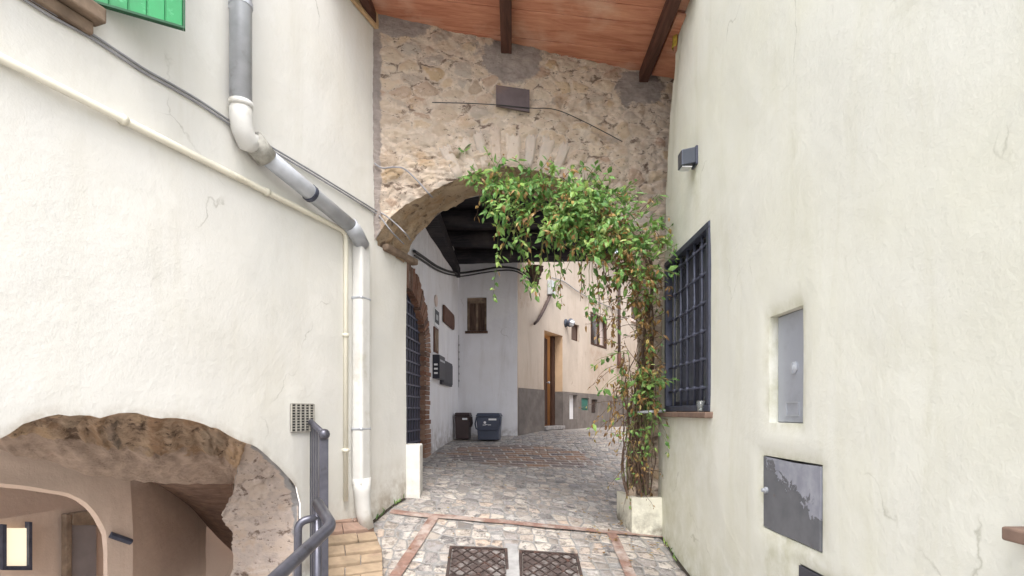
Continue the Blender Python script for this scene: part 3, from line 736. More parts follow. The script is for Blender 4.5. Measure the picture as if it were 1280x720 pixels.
for h in hh: mb.tube([(D+.018, zw0+fw, EYE+h), (D+.018, zw1-fw, EYE+h)], .0085, 8)
for z in zz:
    for h in hh: mb.lathe((D+.018, z, EYE+h-.018), (0,0,1), [(.010,0),(.017,.008),(.019,.018),(.017,.028),(.010,.036)], 8)
obj('grille', mb, M['iron'], wf, smooth=True)
mb = MB(); mb.box(D-.055, D+.08, zw0-.05, zw1+.04, EYE-.042, EYE+.001); obj('sill', mb, M['terracotta'], wf, bev=.008)
# meter cupboards
mb = MB(); mb.box(D+.05, D+.062, zn0+.012, zn1-.006, EYE-.052, EYE+.497)
dr = obj('cupboard_door', mb, M['grey_door'], right_house, bev=.004, label='plain light grey metal cupboard door in a deep niche')
zc = 2.79
mb = MB(); mb.lathe((D+.05, zc-.02, EYE+.22), (-1,0,0), [(.03,0),(.03,.008),(.018,.016),(.012,.02)], 14); mb.box(D+.028, D+.05, zc-.032, zc-.018, EYE+.19, EYE+.24); obj('knob', mb, M['zinc'], dr, smooth=False)
mb = MB()
for (za, zb, ha, hb) in ((.12,.235,-.02,-.013),(.12,.235,.045,.052),(.235,.242,-.02,.052),(.113,.12,-.02,.052)): mb.box(D+.046, D+.05, zn0+za, zn0+zb, EYE+ha, EYE+hb)
obj('meter_slot', mb, M['zinc'], dr)
mb = MB()
pts = [(zc1-.004,-.238),(zc0+.25,-.245),(zc0+.004,-.24),(zc0+.006,-.36),(zc0+.012,-.45),(zc0+.006,-.613),(zc0+.2,-.612),(zc0+.38,-.617),(zc1-.005,-.612)]
mb.prism([Vector((D+.004, z, EYE+h)) for z, h in pts], (.014,0,0))
dr = obj('cupboard_door', mb, M['peel'], right_house, label='dark grey metal cupboard door with peeling paint')
mb = MB(); mb.lathe((D+.006, zc1-.045, EYE-.415), (-1,0,0), [(.017,0),(.017,.014),(.010,.018),(.010,.03)], 12); obj('lock', mb, M['zinc'], dr)
mb = MB(); mb.box(D+.003, D+.016, zd0+.005, zd1-.005, EYE-1.045, EYE-.722); obj('cupboard_door', mb, M['slate_box'], right_house, label='small dark metal door low on the wall')
mb = MB(); mb.box(D-.05, D+.03, .75, 1.49, EYE-.34, EYE-.303); obj('ledge', mb, M['terracotta'], right_house, bev=.006, label='brown stone ledge')
# lichen at the broken top edge
mb = MB()
def lich(t, h):
    z1 = zend(h)+.03*fr(2, h, 1, 3.2); return RWp(z1-.04+.09*t, h, -.006-.02*math.sin(t*math.pi)+.015*fr(t*3, h*6, 2, 1))
mb.grid(lich, lin(0, 1, 6), lin(3.0, 3.6, 20)); obj('lichen_crust', mb, M['lichen'], right_house, smooth=True)

# ------------------------------------------------------------------ STONE ARCH between the houses
arch = thing('stone_archway', 'rough rubble stone wall with round arch spanning the alley between two houses', 'archway', (0, 5, .6))
AF = [(-1.19,1.44),(-1.16,1.5),(-1.08,1.63),(-.975,1.745),(-.8,1.865),(-.6,1.975),(-.45,2.06),(-.2,2.15),(0,2.18),(.3,2.14),(.6,2.02),(.85,1.85),(1.03,1.62),(1.13,1.35),(1.165,1.1),(1.17,.9)]
AB = [(-1.02,1.40),(-.963,1.57),(-.88,1.70),(-.65,1.93),(-.435,2.05),(-.15,2.11),(.1,2.12),(.4,2.06),(.7,1.93),(1.0,1.7),(1.18,1.4),(1.255,1.15),(1.27,.9)]
def roofh(x): return 3.27-.1126*x
def cem_f(x, h):
    c = 0
    for (cx, ch, rx, rh) in ((0, 3.14, .27, .19), (1.17, 2.98, .22, .16), (-.96, 3.34, .26, .10)):
        c = max(c, 1.15-math.hypot((x-cx)/rx, (h-ch)/rh)*.62)
    if x < -1.0: c = max(c, .9-(x+1.17)*9)
    return max(0, c)
mb = MB(); cell = []; edge = []; cem = []
def afn(x, h, amp=.034):
    dd, c, e = stone_disp(x, h, 2.0, (6.2, 9.5), amp)
    cm = cem_f(x, h); k = min(1, max(0, (cm-.3)*2.2))
    dd = dd*(1-.6*k)+.02*k
    cell.append(c); edge.append(e); cem.append(cm)
    return Vector((x, archy(x)-dd, EYE+h))
HS = 2.26; xa = lin(-1.25, 1.17, 176); xb_ = lin(1.17, 1.95, 57)
def xf(h): return interp([(-1.4,1.06),(-.5,1.075),(-.1,1.10),(.35,1.17)], h)
mb.grid(lambda x, t: afn(x, HS+(roofh(x)+.06-HS)*t), xa+xb_[1:], lin(0, 1, 80))
mb.grid(lambda x, t: afn(x, sinterp(AF, x)+(HS-sinterp(AF, x))*t), xa, lin(0, 1, 44))
mb.grid(lambda x, h: afn(xf(h)+(1.95-xf(h))*(x-1.17)/.78, h), xb_, lin(-1.35, HS, 260))
# jamb face of the right pier
def jf(t, h):
    x = xf(h)+.10*t; y = archy(xf(h))+.46*t
    dd, c, e = stone_disp(y, h, 6.0, (6.2, 9.5), .03); d0, c0, e0 = stone_disp(xf(h), h, 2.0, (6.2, 9.5), .034)
    cell.append(c); edge.append(e); cem.append(0)
    k = max(0, 1-t*6)
    return Vector((x-dd*(1-k)*1.0, y-d0*k, EYE+h))
mb.grid(jf, lin(0, 1, 24), lin(-1.35, .95, 120))
mb.att = {'cell': cell, 'edge': edge, 'cement': cem}
mo = obj('masonry', mb, M['stone'], arch)
bm_ = bmesh.new(); bm_.from_mesh(mo.data); bmesh.ops.remove_doubles(bm_, verts=bm_.verts, dist=.0004); bm_.to_mesh(mo.data); bm_.free()
for p in mo.data.polygons: p.use_smooth = True
# underside
mb = MB(); cell = []; edge = []; cem = []
def arcpt(tab, s):          # tab sampled by arc length
    L = [0]
    fine = [(x, sinterp(tab, x)) for x in lin(tab[0][0], tab[-1][0], 240)]
    for (a, b), (c, d_) in zip(fine, fine[1:]): L.append(L[-1]+math.hypot(c-a, d_-b))
    t = s*L[-1]
    for k in range(len(L)-1):
        if t <= L[k+1]:
            q = (t-L[k])/(L[k+1]-L[k]+1e-9); return (fine[k][0]+(fine[k+1][0]-fine[k][0])*q, fine[k][1]+(fine[k+1][1]-fine[k][1])*q)
    return fine[-1]
def ifn(s, t):
    ax, ah = arcpt(AF, s); bx, bh = arcpt(AB, s)
    x = ax+(bx-ax)*t; h = ah+(bh-ah)*t; y = archy(ax)+.46*t
    dd, c, e = stone_disp(s*3.2, y, 9, (5, 7), .03); cell.append(c); edge.append(e); cem.append(0)
    d0 = stone_disp(ax, ah, 2.0, (6.2, 9.5), .034)[0]; k = max(0, 1-t*6)
    cx, ch = x+.05, h-1.1; L = math.hypot(cx, ch); dd = dd*(1-k)
    return Vector((x-cx/L*dd, y-d0*k, EYE+h-ch/L*dd))
mb.grid(ifn, lin(0, 1, 150), lin(0, 1, 24))
mb.att = {'cell': cell, 'edge': edge, 'cement': cem}
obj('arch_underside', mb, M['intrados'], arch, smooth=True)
# plain back of the wall
mb = MB(); mb.grid(lambda x, t: Vector((x, archy(x)+.46, EYE+sinterp(AB, x)+(3.25-sinterp(AB, x))*t)), lin(-1.3, 1.27, 60), [0,.5,1])
mb.box(1.28, 1.9, archy(1.4)+.44, archy(1.4)+.5, .3, EYE+3.2)
obj('rear_face', mb, M['cement'], arch)
# voussoirs
rs = random.Random(3)
s = .27
while s < .78:
    w = rs.uniform(.030, .046); L = rs.uniform(.24, .36)
    (x0, h0), (x1, h1) = arcpt(AF, s+.003), arcpt(AF, s+w-.004)
    def nd(x, h):
        v = Vector((x-.0, (h-1.15))); v.normalize(); return v
    n0, n1 = nd(x0, h0), nd(x1, h1)
    mb = MB(); ii = {}
    pr = rs.uniform(.008, .024)
    N = 9
    for face_ in (0,):
        for i in range(N+1):
            for j in range(13):
                a, b = i/N, j/12
                p = Vector((x0, h0)).lerp(Vector((x1, h1)), a); nn_ = n0.lerp(n1, a)
                q = p+nn_*(b*L*(1+.06*math.sin(i*2.1+s*90))+.008)
                ed = min(a, 1-a)*2*w*3.2/.05; edv = min(b*L, (1-b)*L)/.03
                k = min(1, ed, edv)
                y = archy(q.x)-.004-(pr*(k**.5) if k > 0 else -.012)-.009*fr(q.x, q.y, s, 16)
                ii[i,j] = mb.add((q.x, y, EYE+q.y))
        for i in range(N):
            for j in range(12): mb.f.append([ii[i,j], ii[i+1,j], ii[i+1,j+1], ii[i,j+1]])
    obj('voussoir', mb, M['voussoir'], arch, smooth=True)
    s += w
mb = MB(); q0, q1 = lu(478), lu(517)
mb.obox(LU(q0, 1.42, .02), LD*(q1-q0), -LN*.075, (0,0,.06)); obj('impost_stone', mb, M['brown_stone'], arch, bev=.015)
mb = MB(); a = [AW(620,106,-.06), AW(662,112,-.06), AW(662,140,-.06), AW(620,132,-.06)]; mb.prism(a, (0,.02,0)); obj('cover_plate', mb, M['plate'], arch, bev=.002)

# ------------------------------------------------------------------ timber roof over the arch
roof = thing('timber_roof', 'overhanging roof with red brown boards on dark beams above the stone arch', 'roof', (0, 4.5, 4.8))
mb = MB(); y = 5.25; k = 0
ex = Vector((1, 0, -.1126))
while y > 4.12:
    w = [.19,.165,.2,.15,.18][k % 5]; jz = .004*(k % 3)
    mb.obox(Vector((-1.3, y-w+.004, EYE+roofh(-1.3)+jz)), ex*3.1, (0,w-.006,0), (0,0,.02)); y -= w; k += 1
obj('ceiling_boards', mb, M['boards'], roof, bev=.002)
mb = MB(); mb.obox(Vector((-1.35, 4.06, EYE+roofh(-1.35)+.045)), ex*3.2, (0,1.46,0), (0,0,.06)); obj('roof_deck', mb, M['terracotta'], roof)
for xb, wb in ((-.05,.095),(1.21,.085),(-1.19,.07)):
    mb = MB(); mb.obox(Vector((xb-wb/2, 4.02, EYE+roofh(xb)-.10)), (wb,0,0), (0,1.05 if xb < 1 else 1.16,0), (0,0,.096)); obj('beam', mb, M['beam_brown'], roof, bev=.006)
mb = MB(); p = LW(470, 44); q0 = lu(436)-.9; q1 = lu(471)
mb.obox(LU(q0, 3.28, -.004), LD*(q1-q0), -LN*.03, (0,0,.14)); obj('verge_board', mb, M['tan_board'], roof, bev=.003)
mb = MB(); a = Vector((1.28, 4.35, EYE+3.085)); mb.obox(a, (.22,0,-.03), (0,.78,.0), (0,0,.022)); obj('broken_board', mb, M['boards'], roof)

# ------------------------------------------------------------------ passage ceiling
pc_ = thing('passage_ceiling', 'soot black timber ceiling with cross beams above the passage behind the arch', 'ceiling', (0, 7.5, EYE+2.5))
mb = MB(); mb.box(-2.0, 1.75, archy(0)+.40, 10.16, EYE+2.84, EYE+2.98); obj('planking', mb, M['beam_black'], pc_)
for yb in (6.0, 6.95, 7.9, 8.85, 9.85):
    mb = MB(); sub_n = 14
    mb.grid(lambda t, a: Vector((-1.95+3.7*t, yb+(.13+.012*fr(t*5, a, yb, 2))*math.cos(a), EYE+2.76+(.13+.02*fr(t*4, a, yb, 2))*math.sin(a)+.02*math.sin(t*5+yb))), lin(0, 1, 30), lin(0, 2*math.pi, 12))
    obj('beam', mb, M['beam_black'], pc_, smooth=True)
mb = MB(); mb.box(-1.36, -.93, 5.5, 10.1, EYE+2.42, EYE+2.60); obj('wall_plate', mb, M['beam_black'], pc_, bev=.01)

# ------------------------------------------------------------------ whitewashed house (left side and back of the passage)
wh = thing('whitewashed_house', 'bluish whitewashed house behind the arch with brick gateway and brown window shutter', 'house', (-1.0, 10, 1.2))
zO, zI = (SW(530,500)-SP).dot(SD), None
u_c = (SW(573,500)-SP).dot(SD)
g0, g1 = .15, (SW(531,500)-SP).dot(SD)         # gateway opening along u
def SU(u, h, v=0.0): p = SP+SD*u+SN*v; return Vector((p.x, p.y, EYE+h))
gc = (g0+g1)/2; gr = (g1-g0)/2; gs = .80
def gate_h(u): return gs+ .62*math.sqrt(max(0, 1-((u-gc)/gr)**2))
mb = MB(); lows = []
def swfn(u, t):
    b = gate_h(u) if g0 < u < g1 else -1.1
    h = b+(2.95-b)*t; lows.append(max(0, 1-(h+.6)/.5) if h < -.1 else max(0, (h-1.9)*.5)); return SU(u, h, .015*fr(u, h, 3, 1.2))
mb.grid(swfn, lin(-.1, g0, 4), lin(0, 1, 50)); mb.grid(swfn, [g0+(g1-g0)*(.5-.5*math.cos(math.pi*i/40)) for i in range(1, 40)], lin(0, 1, 30)); mb.grid(swfn, lin(g1, u_c+.12, 40), lin(0, 1, 50))
pb = SU(u_c, 0); pe = Vector((.10, 10.13, 0))
def bwfn(t, h):
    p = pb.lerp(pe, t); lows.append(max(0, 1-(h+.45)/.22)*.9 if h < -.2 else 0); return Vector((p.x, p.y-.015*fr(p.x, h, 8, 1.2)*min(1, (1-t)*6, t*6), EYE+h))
ws = (lu(1), )
wx0, wx1, wh0, wh1 = .145, .48, 1.48, 2.09
tb = breaks([0, wx0, wx1, 1], .05); hb_ = breaks([-1.0, 3.6, wh0, wh1], .07)
mb.grid(bwfn, tb, hb_, lambda t, h: wx0 < t < wx1 and wh0 < h < wh1)
def bp(t, h, v=0): p = pb.lerp(pe, t); return Vector((p.x, p.y+v, EYE+h))
for (a, b) in (((wx0,wh0),(wx1,wh0)), ((wx1,wh0),(wx1,wh1)), ((wx1,wh1),(wx0,wh1)), ((wx0,wh1),(wx0,wh0))):
    lows += [0]*4; mb.face(bp(*a), bp(*b), bp(*b, .12), bp(*a, .12))
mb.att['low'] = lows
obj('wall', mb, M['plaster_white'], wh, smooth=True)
mb = MB(); mb.prism([bp(wx0,wh0,.09), bp(wx1,wh0,.09), bp(wx1,wh1,.09), bp(wx0,wh1,.09)], (0,.02,0)); shw = obj('shutter', mb, M['old_wood'], wh)
mb = MB(); tw = wx1-wx0
for a, b in ((0,.12),(.44,.56),(.88,1)): mb.prism([bp(wx0+tw*a,wh0,.07), bp(wx0+tw*b,wh0,.07), bp(wx0+tw*b,wh1-.04,.07), bp(wx0+tw*a,wh1-.04,.07)], (0,.018,0))
mb.prism([bp(wx0+.003,wh1-.1,.06), bp(wx1-.003,wh1-.1,.06), bp(wx1-.003,wh1,.06), bp(wx0+.003,wh1,.06)], (0,.01,0))
obj('rails', mb, M['brown_stone'], shw, bev=.004)
mb = MB(); mb.prism([bp(wx0-.03,wh0-.05,-.03), bp(wx1+.02,wh0-.05,-.03), bp(wx1+.02,wh0-.005,-.03), bp(wx0-.03,wh0-.005,-.03)], (0,.1,0)); obj('sill', mb, M['old_wood'], shw, bev=.005)
# brick surround of the gateway: individual bricks, arch ring + jamb + reveal
mb = MB(); cell = []
rb = random.Random(5)
def brick(c0_, c1_, c2_, c3_, v0, v1):
    n0 = len(mb.v); mb.prism([SU(*c0_, v0), SU(*c1_, v0), SU(*c2_, v0), SU(*c3_, v0)], SN*(v1-v0)); r_ = rb.random(); cell.extend([r_]*(len(mb.v)-n0))
bwid = .30
for i in range(40):
    a0, a1 = math.pi*i/40+.006, math.pi*(i+1)/40-.006
    f0 = lambda a, r: (gc-(gr+r)*math.cos(a), gs+(.62+r)*math.sin(a))
    brick(f0(a0,.0), f0(a0,bwid+rb.uniform(-.03,.03)), f0(a1,bwid+rb.uniform(-.03,.03)), f0(a1,.0), -.012-rb.uniform(0,.01), .07)
h = -.80
while h < gs:
    vr = rb.uniform(0,.008)
    e_ = g1+bwid*(.8 if rb.random() < .5 else 1.05)
    brick((g1,h), (e_,h), (e_,h+.055), (g1,h+.055), -.012-rb.uniform(0,.01), .07); h += .064
def back(c0_, c1_, c2_, c3_):
    n0 = len(mb.v); mb.prism([SU(*c0_, .004), SU(*c1_, .004), SU(*c2_, .004), SU(*c3_, .004)], SN*.07); cell.extend([.6]*(len(mb.v)-n0))
for i in range(20):
    a0, a1 = math.pi*i/20, math.pi*(i+1)/20; back(f0(a0,.008), f0(a0,bwid-.04), f0(a1,bwid-.04), f0(a1,.008))
back((g1+.008,-1), (g1+bwid*.75,-1), (g1+bwid*.75,gs), (g1+.008,gs))
mb.att['cell'] = cell; obj('brick_surround', mb, M['brick'], wh, bev=.004)
mb = MB(); mb.prism([SU(g0-.1,-1,.085), SU(g1+.05,-1,.085), SU(g1+.05,1.6,.085), SU(g0-.1,1.6,.085)], SN*.03); gate = obj('gate', mb, M['mailbox'], wh)
mb = MB()
for i in range(14): mb.obox(SU(g0+(g1-g0)*i/13-.008, -.8, .078), SD*.03, -SN*.014, (0,0,2.3))
for i in range(16): mb.obox(SU(g0, -.8+i*.14, .063), SD*(g1-g0), -SN*.01, (0,0,.02))
obj('gate_bars', mb, M['gate'], gate)

# ------------------------------------------------------------------ ochre house
oh = thing('ochre_house', 'peach plastered house with grey base behind the arch, door ajar and louvred window', 'house', (.2, 10.2, 1.2))
d0, d1 = pu(680), pu(703)
w0, w1 = pu(714), pu(724); v0, v1 = pu(738), pu(758); r0, r1 = pu(789), pu(803)
n0, n1 = pu(711), pu(721)
POP = [(d0,d1,-.8,1.63,.22), (w0,w1,1.61,1.99,.08), (v0,v1,1.64,2.44,.12), (r0,r1,2.80,3.5,.12)]
mb = MB(); lows = []
ub_ = breaks([0, 9.5]+[x for o in POP for x in o[:2]], .12); hb_ = breaks([-.8, 4.0, .44]+[x for o in POP for x in o[2:4]], .12)
def pfn(u, h):
    l = 0
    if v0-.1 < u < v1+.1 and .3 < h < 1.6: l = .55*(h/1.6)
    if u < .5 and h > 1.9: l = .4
    lows.append(l); return PU(u, h, .012*fr(u, h, 2, .9))
holes = [(n0, n1, -.16, .385, .10), (pu(726), pu(735), .04, .33, .03), (pu(738.5), pu(746), -.02, .31, .06)]
ub_ = breaks(ub_+[x for o in holes for x in o[:2]], .12); hb_ = breaks(hb_+[x for o in holes for x in o[2:4]], .12)
mb.grid(pfn, ub_, hb_, lambda u, h: any(a < u < b and c < h < d_ for a, b, c, d_, e in POP+holes))
for (a, b, c, d_, e) in POP[1:]:
    for p, q in (((a,c),(b,c)), ((b,c),(b,d_)), ((b,d_),(a,d_)), ((a,d_),(a,c))):
        lows += [.3]*4; mb.face(PU(*p), PU(*q), PU(*q, e), PU(*p, e))
mb.att['low'] = lows; obj('wall', mb, M['plaster_pink'], oh, smooth=True)
mb = MB()
N0, N1 = (PW(711,493)), None
holes = [(n0, n1, -.16, .385, .10), (pu(726), pu(735), .04, .33, .03), (pu(738.5), pu(746), -.02, .31, .06)]
for (a, b) in ((0, d0), (d1, 9.5)):
    uu = breaks([a, b]+[x for o in holes for x in o[:2] if a < x < b], .2); hh_ = breaks([-.8, .44]+[x for o in holes for x in o[2:4]], .2)
    mb.grid(lambda u, h: PU(u, h, -.016+.004*fr(u, h, 1, 2)), uu, hh_, lambda u, h: any(p < u < q and r_ < h < s_ for p, q, r_, s_, e in holes))
    mb.face(PU(a,.44,-.016), PU(b,.44,-.016), PU(b,.44,.02), PU(a,.44,.02))
for (a, b, c, d_, e) in holes:
    for p, q in (((a,c),(b,c)), ((b,c),(b,d_)), ((b,d_),(a,d_)), ((a,d_),(a,c))): mb.face(PU(*p,-.016), PU(*q,-.016), PU(*q,e), PU(*p,e))
obj('base_course', mb, M['wainscot'], oh)
mb = MB()
for p, q in (((d1,-.8),(d1,.44)), ): mb.face(PU(*p,-.016), PU(*q,-.016), PU(*q,.22), PU(*p,.22))
obj('grey_reveal', mb, M['wainscot'], oh)
mb = MB()
for p, q in (((d1,.44),(d1,1.63)), ((d1,1.63),(d0,1.63)), ((d0,1.63),(d0,-.8))): mb.face(PU(*p,-.002), PU(*q,-.002), PU(*q,.22), PU(*p,.22))
obj('door_reveal', mb, M['orange_plaster'], oh)
mb = MB(); dw = d1-d0
mb.prism([PU(d0-.3,-.8,.26), PU(d0-.3,1.75,.26), PU(d0-.3,1.75,1.6), PU(d0-.3,-.8,1.6)], PD*.02)
mb.prism([PU(d0-.3,-.8,1.6), PU(d1+.9,-.8,1.6), PU(d1+.9,1.75,1.6), PU(d0-.3,1.75,1.6)], PN*.02)
mb.prism([PU(d1+.9,-.8,.26), PU(d1+.9,1.75,.26), PU(d1+.9,1.75,1.6), PU(d1+.9,-.8,1.6)], PD*.02)
mb.prism([PU(d0-.3,1.75,.26), PU(d1+.9,1.75,.26), PU(d1+.9,1.75,1.6), PU(d0-.3,1.75,1.6)], (0,0,.02))
obj('hallway', mb, M['orange_plaster'], oh)
DV = .17
def pud(px): return (PW(px, 500, DV)-(PP+PN*DV)).dot(PD)
l0, l1, l2, l3 = pud(677), pud(687.0), pud(690.6), pud(693)
mb = MB(); mb.prism([PU(l0,-.27,DV), PU(l0,1.56,DV), PU(l1,1.54,DV+.05), PU(l1,-.27,DV+.05)], PN*.04); door = obj('door', mb, M['door_wood'], oh, bev=.003)
mb = MB(); mb.lathe(PU(l1-.05, .62, DV+.04), -PN, [(.012,0),(.012,.03),(.026,.035),(.026,.06),(.01,.066)], 10); obj('handle', mb, M['zinc'], door)
mb = MB(); mb.obox(PU(l2,-.29,DV), PD*(d1-.002-l2), PN*.06, (0,0,1.91)); obj('door_frame', mb, M['door_wood'], oh, bev=.003)
mb = MB(); mb.obox(PU(d0-.02,-.36,-.06), PD*(dw+.04), PN*.28, (0,0,.07)); obj('threshold', mb, M['cement'], oh, bev=.008)
mb = MB(); mb.prism([PU(w0,1.61,.06), PU(w1,1.61,.06), PU(w1,1.99,.06), PU(w0,1.99,.06)], PN*.02); w_ = obj('window', mb, M['old_wood'], oh, label='small square wooden window')
mb = MB()
for (a, b, c, d_) in ((w0+.002,w0+.04,1.612,1.988),(w1-.04,w1-.002,1.612,1.988),(w0+.041,w1-.041,1.95,1.988),(w0+.041,w1-.041,1.612,1.65)): mb.prism([PU(a,c,.045), PU(b,c,.045), PU(b,d_,.045), PU(a,d_,.045)], PN*.014)
obj('frame', mb, M['door_wood'], w_)
# louvred window: one leaf closed, the other gone
vm = v0+(v1-v0)*.50
mb = MB()
for (a, b, c, d_) in ((v0+.002,v0+.05,1.645,2.435),(v1-.09,v1-.002,1.645,2.435),(vm-.02,vm+.03,1.645,2.435),(v0+.052,vm-.022,2.39,2.435),(vm+.032,v1-.092,2.36,2.435),(v0+.052,vm-.022,1.645,1.69),(vm+.032,v1-.092,1.645,1.70)): mb.prism([PU(a,c,-.012), PU(b,c,-.012), PU(b,d_,-.012), PU(a,d_,-.012)], PN*.05)
lw_ = obj('window', mb, M['door_wood'], oh, bev=.003, label='louvred window with one leaf shut and a pale curtain')
mb = MB()
for i in range(22):
    h = 1.695+i*.0315; mb.obox(PU(v0+.05, h, .02), PD*(vm-v0-.07), -PN*.03+Vector((0,0,-.018)), Vector((0,0,.006)))
obj('louvre_leaf', mb, M['old_wood'], lw_)
mb = MB(); mb.prism([PU(vm,1.66,.085), PU(v1,1.66,.085), PU(v1,2.42,.085), PU(vm,2.42,.085)], PN*.01); obj('curtain', mb, M['curtain'], lw_)
mb = MB(); mb.prism([PU(v0,1.66,.10), PU(vm,1.66,.10), PU(vm,2.42,.10), PU(v0,2.42,.10)], PN*.01); obj('pane', mb, M['glass_dark'], lw_)
mb = MB(); mb.prism([PU(r0,2.8,.1), PU(r1,2.8,.1), PU(r1,3.5,.1), PU(r0,3.5,.1)], PN*.02); w_ = obj('window', mb, M['old_wood'], oh, label='far window behind the dry creeper')
mb = MB(); mb.obox(PU(r0-.08,2.70,.0), PD*(r1-r0+.1), -PN*.08, (0,0,.07)); obj('sill', mb, M['curtain'], w_, bev=.01)
mb = MB(); a, b, c, d_, e = holes[0]; mb.prism([PU(a,c,.09), PU(b,c,.09), PU(b,d_,.09), PU(a,d_,.09)], PN*.02); obj('wall_niche', mb, M['plaster_white'], oh)
mb = MB(); a, b, c, d_, e = holes[1]; mb.prism([PU(a,c,.01), PU(b,c,.01), PU(b,d_,.01), PU(a,d_,.01)], PN*.02); mb.prism([PU(a+.04,c+.04,.0), PU(b-.04,c+.04,.0), PU(b-.04,d_-.04,.0), PU(a+.04,d_-.04,.0)], PN*.0095); obj('meter_cover', mb, M['green_box'], oh)
mb = MB(); a, b, c, d_, e = holes[2]; mb.prism([PU(a,c,.05), PU(b,c,.05), PU(b,d_,.05), PU(a,d_,.05)], PN*.02)
for i in range(5): mb.obox(PU(a+.02, c+.03+i*.055, .03), PD*(b-a-.04), PN*.015, (0,0,.03))
obj('cellar_vent', mb, M['vent_brown'], oh)
mb = MB(); mb.obox(PU(0,4.0,-.25), PD*9.5, PN*.8, (0,0,.12)); obj('eaves', mb, M['terracotta'], oh)
# warm lamp in the hallway (its light shows in the door gap)
ld = bpy.data.lights.new('hall_lamp', 'POINT'); ld.energy = 4.5; ld.color = (1,.74,.45); ld.shadow_soft_size = .08
lo = bpy.data.objects.new('hall_lamp', ld); lo.location = PU(d0+dw*.8, 1.35, .95); COL.objects.link(lo)

# wall that closes the passage on the right, behind the pier
sh_ = thing('side_house', 'pale house wall closing the passage behind the creeper', 'house', (1.6, 6, .8))
mb = MB(); a = Vector((4.3, 6.0, .2)); b = Vector((4.9, 18.2, .2)); mb.grid(lambda t, h: a.lerp(b, t)+Vector((.01*fr(t*12, h, 1, 1), 0, h)), lin(0, 1, 60), lin(0, 4.0, 24))
obj('wall', mb, M['plaster_side'], sh_)
mb = MB(); mb.obox(a+Vector((0,0,4.0)), b-a, Vector((.5,-.12,0)), (0,0,.1)); obj('wall_cap', mb, M['terracotta'], sh_)

# ------------------------------------------------------------------ white block at the end of the jamb
mb = MB()
def blk(x0, x1, y0, y1, h1):
    i = [mb.add((x, y, zz_)) for zz_ in (EYE-1.25, EYE+h1) for (x, y) in ((x0,y0),(x1,y0+.03),(x1-.02,y1),(x0,y1))]
    for q in ((3,2,1,0),(4,5,6,7),(0,1,5,4),(1,2,6,5),(2,3,7,6),(3,0,4,7)): mb.f.append([i[k] for k in q])
blk(-1.055, -.875, 5.30, 5.62, -.315)
lows = [1 if v.z < EYE-1 else 0 for v in mb.v]; mb.att['low'] = lows
tag(obj('corner_block', mb, M['plaster_left'], bev=.012), 'white plastered corner block at the foot of the left wall below the arch', 'kerb block')

# ------------------------------------------------------------------ brick ramp / steps between the railing and the cobbles
t = thing('brick_ramp', 'sloping strip of tan bricks between the grey railing and the left wall pipes', 'ramp', (-1.25, 4.2, .6))
La = [at(404,628,4.34), at(402,676,4.02), at(400,722,3.75), at(398,760,3.55)]
Ra = [at(449,628,4.75), at(466,658,4.66), at(478,690,4.22), at(479,722,3.9), at(480,770,3.5)]
def pl(pts, s):
    k = s*(len(pts)-1); i = min(int(k), len(pts)-2); return pts[i].lerp(pts[i+1], k-i)
nr_ = 10
rq = random.Random(2)
for i in range(nr_):
    s0, s1 = i/nr_+.004, (i+1)/nr_-.004
    cuts = [0, .38+.25*(i % 2), 1]
    for a, b in zip(cuts, cuts[1:]):
        p00, p01 = pl(La, s0).lerp(pl(Ra, s0), a+.006), pl(La, s0).lerp(pl(Ra, s0), b-.006)
        p10, p11 = pl(La, s1).lerp(pl(Ra, s1), a+.006), pl(La, s1).lerp(pl(Ra, s1), b-.006)
        up = Vector((0,0,rq.uniform(.0,.012))); lip = Vector((0,0,.014))
        mb = MB(); mb.prism([p00+up, p10+up+lip, p11+up+lip, p01+up], (0,0,-.22))
        obj('brick', mb, M['brick_pink'] if i < 3 else M['brick_tan'], t, bev=.006)
mb = MB(); off = Vector((0,0,-.012))
mb.grid(lambda s, a: pl(La, s).lerp(pl(Ra, s), a)+off, lin(0, 1, 20), lin(0, 1, 6))
obj('mortar_bed', mb, M['cement'], t)

# ------------------------------------------------------------------ pipes and cables on the left wall
t = thing('downpipe', 'zinc and white rainwater downpipe with diagonal run down the left house wall', 'downpipe', LU(lu(452), -.9, -.06))
pv = -.075
ctr = LW(301, 100, pv); uc = (ctr-LP).dot(LD)
h_el = (515-135)/F*ctr.y
mb = MB(); mb.tube([LU(uc, 3.85, pv), LU(uc, h_el, pv)], .062, 18); obj('upper_pipe', mb, M['zinc'], t, smooth=True)
p2 = LW(318, 180, pv); u2 = (p2-LP).dot(LD); h2 = p2.z-EYE
mb = MB(); mb.tube([LU(uc, h_el+.03, pv), LU(uc, h_el-.06, pv), LU(uc+.012, h_el-.12, pv), LU(uc+.05, h_el-.18, pv), LU(u2, h2, pv)], [.064,.064,.063,.061,.057], 18)
mb.tube([LU(uc, h_el+.035, pv), LU(uc, h_el-.0, pv)], .068, 18)
obj('elbow', mb, M['white_paint'], t, smooth=True)
mb = MB(); mb.tube([LU(u2-.02, h2+.02, pv), LU(u2+.10, h2-.045, pv)], .068, 16); obj('mossy_joint', mb, M['mossy'], t, smooth=True)
p3 = LW(440, 284, pv); u3 = (p3-LP).dot(LD); h3 = p3.z-EYE
mb = MB(); mb.tube([LU(u2+.03, h2-.02, pv), LU(u3, h3, pv)], .055, 18); obj('diagonal_pipe', mb, M['zinc'], t, smooth=True)
u4 = (LW(452.5, 400, -.06)-LP).dot(LD)
mb = MB(); mb.tube([LU(u3-.03, h3+.01, pv), LU(u3+.05, h3-.03, pv), LU(u4, h3-.10, -.065)], [.062,.062,.058], 14); obj('collar', mb, M['zinc'], t, smooth=True)
hb4 = (515-605)/F*LW(452, 500).y
